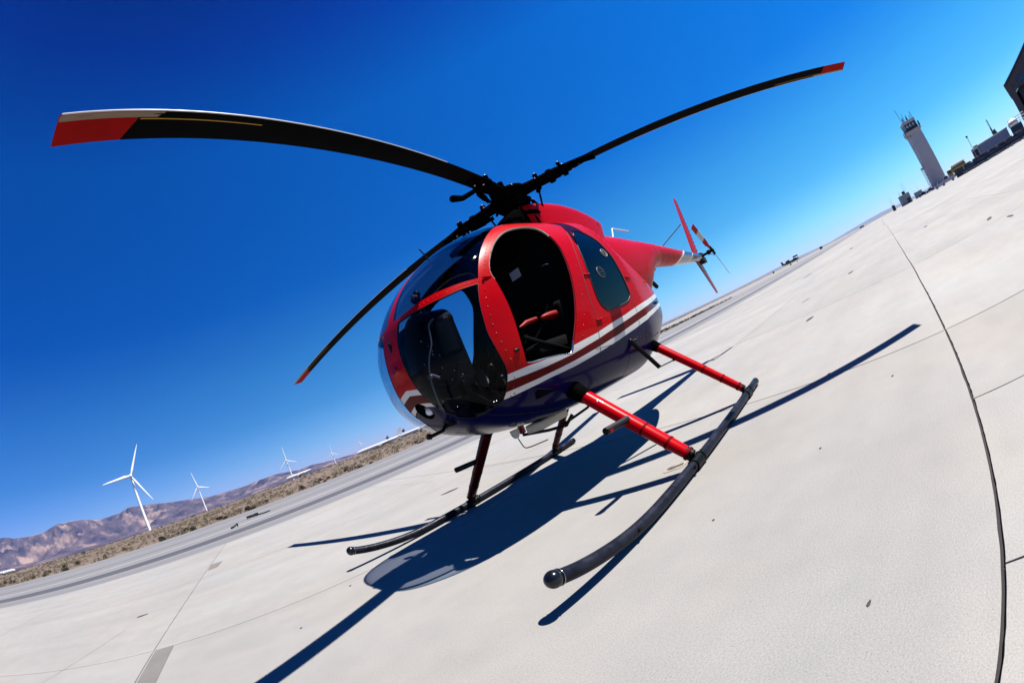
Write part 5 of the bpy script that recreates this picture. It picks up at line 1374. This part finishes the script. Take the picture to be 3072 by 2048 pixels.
for zz in (3.9, 4.6, 5.2): MB().tube([(-.4, .3, zz), (6.5, .3, zz)], .08, 6).build('pipe_rail', TRIM, sb)
for k in range(7): MB().tube([(-.4+k*1.1, .3, 3.6), (-.2+k*1.1, .3, 5.3)], .07, 6).build('rail_post', TRIM, sb)
dm = MB().ball((0, 0, 0), 2.3, 0, 24, 12, (1, 1, .62)).tube([(0, 0, -3.6), (0, 0, 0)], 1.7, 16)
tag(dm.build('radar_dome', mat('dome_white', (.55, .55, .52), .5), loc=polar(76.55, 140, 4.4)), 'white rounded dome on a drum behind the pipe rails', 'dome')
lm = MB().tube([(0, 0, 0), (0, 0, 7.4)], .09, 8).rbox((-.5, -.3, 7.3), (.25, .3, 7.75), .08)
tag(lm.build('lamp_post', DKMETAL, loc=polar(68.95, 131, 0)), 'thin lamp post with a small head left of the pale building', 'lamp post')
mst = empty('lattice_mast', polar(72.95, 134, 0), -R(73) , 'dark leaning lattice mast behind the long pale building', 'mast')
lt = MB()
for sx, sy in ((-.25, -.25), (.25, -.25), (.25, .25), (-.25, .25)): lt.tube([(sx, sy, 0), (sx*.7-.05, sy*.7, 8.7)], .07, 5)
for z_ in np.arange(.2, 8.2, .6): lt.tube([(-.25, -.25, z_), (.22, -.25, z_+.55)], .045, 4); lt.tube([(.25, .25, z_), (-.22, .25, z_+.55)], .045, 4); lt.tube([(.25, -.25, z_), (.25, .25, z_+.5)], .045, 4)
lt.build('lattice', DKMETAL, mst)
MB().rbox((-.3, -.3, 5.0), (.3, .3, 6.4), .05).build('junction_box', DKMETAL, mst)
o = MB().rbox((-1.0, -.6, 4.4), (.8, .6, 5.9), .12).tube([(0, 0, 0), (0, 0, 4.5)], .15, 8).build('floodlight_unit', DKMETAL, loc=polar(73.9, 136, 0), rot=(0, R(-18), -R(74)))
tag(o, 'square black floodlight unit tilted on a post right of the lattice mast', 'floodlight')

def hut(name, az, D, w, d, h, rz, label, whips, m=TRIM, dark_box=False, opening=True):
    r_ = empty(name, polar(az, D, 0), -R(az) + rz, label, 'hut')
    MB().rbox((-w/2, -d/2, 0), (w/2, d/2, h), .06).build('wall', m, r_)
    MB().rbox((-w/2-.1, -d/2-.1, h+.003), (w/2+.1, d/2+.1, h+.18), .04).build('roof', m, r_)
    if opening:
        dd = MB().rbox((w*.05, -d/2-.04, .1), (w*.38, -d/2-.002, h*.55), .02).build('door', DKMETAL, r_)
        MB().ball((w*.1, -d/2-.08, h*.3), .05, 0, 6, 4).build('handle', STEEL, dd)
    if dark_box: MB().rbox((-.3*w/4, -.8, h+.18), (.5*w/4+.6, .5, h+1.6), .1).build('roof_box', DKMETAL, r_)
    for x, hh in whips: MB().tube([(x, 0, h), (x, 0, h+hh)], .055, 6).ball((x, 0, h+hh), .12, 0, 6, 5).build('aerial', DKMETAL, r_)
    return r_
hut('radio_hut', 56.4, 230, 6.2, 5, 4.6, R(14), 'white radio hut with a black box and tall aerials on its roof', [(2.2, 5.4), (1.0, 4.6), (-1.9, 1.9), (-2.4, 1.4)], mat('hut_blue_grey', (.24, .30, .34), .7), True)
hut('equipment_cabinet', 54.35, 250, 2.1, 2, 2.7, 0, 'small black cabinet with two whip aerials at the far apron edge', [(.2, 4), (-.7, 2.4)], DKMETAL, False, False)
hut('distant_shed', 58.5, 262, 5.6, 4, 3.0, R(6), 'small pale blue shed between the radio hut and the tower', [(1.0, 2.6), (-1.8, 1.6)], bpy.data.materials['hut_blue_grey'], False, False)

# vehicles
def car(name, az, D, rz, body_c, label, cat='car', L=4.5, H=1.45, kind='car', group=None, m=None):
    r_ = empty(name, polar(az, D, 0), -R(az) + rz, label, cat, group)
    bm_ = m or mat('car_paint', body_c, .3, coat=.8)
    Wd = .88
    def sec(x, z0, z1, w0, w1): return [(x, -w0, z0), (x, w0, z0), (x, w0*1.0, z0 + (z1-z0)*.5), (x, w1, z1), (x, -w1, z1), (x, -w0, z0 + (z1-z0)*.5)]
    if kind == 'car':
        MB().loft([sec(-L/2, .35, .70, .70, .66), sec(-L/2+.12, .25, .86, .82, .74), sec(-L*.2, .22, .95, Wd, .80), sec(L*.28, .22, .98, Wd, .80), sec(L/2-.1, .28, .92, .82, .74), sec(L/2, .4, .8, .74, .7)], smooth=False).build('body', bm_, r_)
        MB().loft([sec(-L*.20, .93, .97, .78, .76), sec(-L*.04, .93, H-.05, .76, .60), sec(L*.05, .93, H, .76, .60), sec(L*.22, .93, H-.06, .76, .60), sec(L*.38, .93, 1.0, .76, .72)], smooth=False).build('cabin_glass', DKGLASS, r_)
        MB().rbox((-L*.03, -.60, H-.03), (L*.22, .60, H+.02), .015).build('roof', bm_, r_)
    elif kind == 'pickup':
        MB().loft([sec(-L/2, .45, .95, .80, .76), sec(-L/2+.15, .40, 1.08, .90, .82), sec(-L*.22, .38, 1.15, .92, .84), sec(L*.10, .38, 1.15, .92, .86), sec(L/2, .42, 1.15, .90, .86)], smooth=False).build('body', bm_, r_)
        MB().loft([sec(-L*.22, 1.13, 1.17, .80, .78), sec(-L*.12, 1.13, H, .80, .64), sec(L*.06, 1.13, H, .80, .64), sec(L*.09, 1.13, 1.3, .80, .72)], smooth=False).build('cabin_glass', DKGLASS, r_)
        MB().rbox((-L*.12, -.64, H-.02), (L*.06, .64, H+.05), .02).build('roof', bm_, r_)
        MB().box((L*.12, -.70, 1.155), (L/2-.08, .70, 1.165)).build('load_bed', DKMETAL, r_)
    for s in (-1, 1):
        for x in (-L*.31, L*.31):
            wh = MB().tube([(x, s*.70, .33), (x, s*.92, .33)], .33, 18).build('wheel', RUBBER, r_)
            MB().tube([(x, s*.925, .33), (x, s*.935, .33)], .19, 12).build('rim', STEEL, wh)
        MB().ball((-L/2+.05, s*.58, .68), .11, 0, 8, 6, (.5, 1, .8)).build('headlight', LAMPM, r_)
        MB().rbox((L/2-.03, s*.60-.12, .75), (L/2+.02, s*.60+.12, .9), .01).build('tail_lamp', DARKRED, r_)
    return r_
BLK = mat('car_black', (.012, .013, .016), .25, coat=.9); WHT = mat('car_white', (.5, .5, .52), .3, coat=.8); GRN = mat('car_dark_green', (.02, .05, .055), .3, coat=.8); GRY = mat('car_grey', (.12, .12, .13), .3, coat=.8)
car('pickup_truck', 63.35, 118, R(4), None, 'white pickup truck parked below the yellow tanker', 'pickup truck', 5.3, 1.75, 'pickup', m=WHT)
car('parked_car', 61.95, 126, R(8), None, 'small white car at the foot of the control tower', L=4.0, m=WHT)
car('parked_car', 67.2, 112, R(3), None, 'dark green car in front of the yellow tanker tail', L=4.6, H=1.5, m=GRN)
for az, D, lb in ((69.4, 112, 'black car parked under the doorway end of the pale building'), (71.3, 110, 'black car with shining lamps below the left half of the pale building'), (73.3, 110, 'black car below the right half of the pale building, beside the mast'), (75.6, 108, 'black car parked in front of the blue container'), (77.9, 106, 'black car nearest the hangar, cut by the picture edge')):
    car('parked_car', az, D, R(random.uniform(-6, 6)), None, lb, L=4.7, H=1.62, m=BLK, group='dark cars in a row by the buildings')
for az, lb in ((60.2, 'grey car left of the control tower foot'), (59.0, 'black car furthest left of the control tower')):
    car('parked_car', az, 190, R(5), None, lb, L=4.6, m=GRY if az > 60 else BLK)
# low dark barrier behind the cars
o = MB()
for k in range(34):
    a = 65.2 + k * .42; p_ = polar(a, 119.5); o.box((p_.x-.42, p_.y-.3, 0), (p_.x+.42, p_.y+.3, 1.35))
YEL = mat('tanker_yellow', (.34, .22, .005), .4, coat=.4, noise_amt=.12, noise_scale=1)
for k in range(9):
    a = 65.6 + k * 1.55
    tag(MB().rbox((-1.6, -.35, 0), (1.6, .35, 1.7), .06).rbox((-1.3, -.2, 1.7), (1.3, .2, 2.0), .05).build('dark_barrier', DKMETAL, loc=polar(a, 121, 0), rot=(0, 0, -R(a))), 'dark crate like barrier standing behind the row of parked cars', 'barrier', 'barriers behind the parked cars')
ty = empty('tanker_truck', polar(65.35, 138, 0), -R(65.35) + R(5), 'yellow tanker truck with a white top beside the control tower', 'tanker truck')
MB().loft([[(x, 1.15*math.cos(t)*k, 2.35 + .78*math.sin(t)*k) for t in np.linspace(0, 2*math.pi, 19)[:-1]] for x, k in ((-1.9, .85), (-1.75, 1), (3.7, 1), (3.85, .85))]).build('tank', YEL, ty)
MB().rbox((-1.8, -.8, 2.95), (3.7, .8, 3.45), .15).build('tank_top', TRIM, ty)
MB().rbox((-3.9, -1.15, .7), (-2.05, 1.15, 2.9), .18).build('cab', YEL, ty); MB().rbox((-3.93, -1.0, 1.8), (-2.5, 1.165, 2.6), .05).rbox((-3.7, -1.17, 1.85), (-2.5, -1.1, 2.6), .03).build('cab_window', DKGLASS, ty)
MB().rbox((-3.9, -.5, .55), (3.8, .5, 1.0), .05).build('chassis', DKMETAL, ty)
MB().rbox((-1.6, -1.2, 1.0), (.8, -1.05, 1.7), .04).build('side_locker', YEL, ty)
for x in (-3.0, 1.9, 3.0):
    for s in (-1, 1): MB().tube([(x, s*.85, .5), (x, s*1.15, .5)], .5, 16).build('wheel', RUBBER, ty)
MB().tube([(-1.6, -1.0, 3.5), (3.5, -1.0, 3.5)], .05, 6).build('top_rail', TRIM, ty)

# military style jet at the far end of the taxiway
OLV = mat('dark_olive_grey', (.035, .05, .05), .6)
dj = empty('parked_jet', polar(37.95, 245, 0), -R(37.95) + R(-6), 'dark green twin engined military jet parked far out on the apron', 'jet')
MB().loft([[(x, r_*math.cos(t), 1.75 + dz + r_*math.sin(t)) for t in np.linspace(0, 2*math.pi, 13)[:-1]] for x, r_, dz in ((-5.6, .15, .2), (-4.6, .45, .1), (-2, .6, 0), (1, .65, 0), (3.5, .6, -.02), (5.0, .35, -.1), (5.6, .08, -.15))]).build('fuselage', OLV, dj)
MB().rbox((-1.6, -5.5, 1.35), (.6, 5.5, 1.55), .06).build('wing', OLV, dj)
MB().add([(-5.6, -.08, 2.0), (-4.2, -.08, 2.0), (-4.7, -.05, 3.6), (-5.7, -.05, 3.6), (-5.6, .08, 2.0), (-4.2, .08, 2.0), (-4.7, .05, 3.6), (-5.7, .05, 3.6)], [(0, 1, 2, 3), (7, 6, 5, 4), (0, 4, 5, 1), (1, 5, 6, 2), (2, 6, 7, 3), (3, 7, 4, 0)]).build('tail_fin', OLV, dj)
for s in (-1, 1):
    MB().tube([(-2.8, s*.9, 2.6), (-.4, s*.9, 2.65)], [.45, .52], 12).build('engine', OLV, dj)
    MB().tube([(-.6, s*1.3, 0), (-.6, s*1.3, 1.4)], .1, 6).tube([(-.6, s*1.3-.1, .3), (-.6, s*1.3+.1, .3)], .3, 12).build('main_gear', DKMETAL, dj)
MB().loft([[(x, .42*k*math.cos(t), 2.2 + .45*k*math.sin(t)) for t in np.linspace(0, math.pi, 9)] + [(x, 0, 2.0)] for x, k in ((1.2, .2), (2.0, 1), (3.3, 1), (4.2, .2))]).build('canopy', DKGLASS, dj)
MB().tube([(3.6, 0, 0), (3.6, 0, 1.3)], .09, 6).tube([(3.6, -.1, .25), (3.6, .1, .25)], .25, 12).build('nose_gear', DKMETAL, dj)
MB().rbox((2.3, -.6, 2.9), (5.2, .6, 3.7), .1).tube([(2.6, 0, 2.4), (2.6, 0, 3)], .12, 6).tube([(5, 0, 1.9), (5, 0, 3)], .12, 6).build('raised_cowling', OLV, dj)
for az, D, w, h, lb in ((42.55, 330, 2.4, 1.9, 'small dark utility box on the horizon right of the parked jet'), (35.2, 300, 1.2, 1.3, 'small dark sign box on the horizon left of the parked jet'), (49.0, 420, 5, 1.4, 'low dark truck outline where the taxiway meets the horizon')):
    o = MB().rbox((-w/2, -.6, .2), (w/2, .6, h), .08).tube([(-w*.3, 0, 0), (-w*.3, 0, .3)], .15, 6).tube([(w*.3, 0, 0), (w*.3, 0, .3)], .15, 6).build('utility_box', DKMETAL, loc=polar(az, D, 0), rot=(0, 0, -R(az)))
    tag(o, lb, 'utility box')
# tangled hose and small debris on the taxiway
pts = [G(-1.05 + .26*math.cos(t)*(1+.3*math.sin(3*t)), 21.6 + .55*math.sin(t)*(1+.2*math.cos(2*t)), .05 + .05*abs(math.sin(1.7*t))) for t in np.linspace(0, 9.4, 50)] + [G(-.4, 21.2, .03), G(-.1, 21.3, .03)]
tag(MB().tube(pts, .03, 6).build('hose', RUBBER), 'tangled black hose lying on the grey taxiway', 'hose')
tag(MB().tube([G(-1.95, 18.1, .04), G(-1.8, 18.5, .05), G(-1.65, 18.4, .10), G(-1.7, 18.7, .03)], .035, 6).build('rubber_scrap', RUBBER), 'small black rubber scrap at the taxiway centre line', 'scrap')
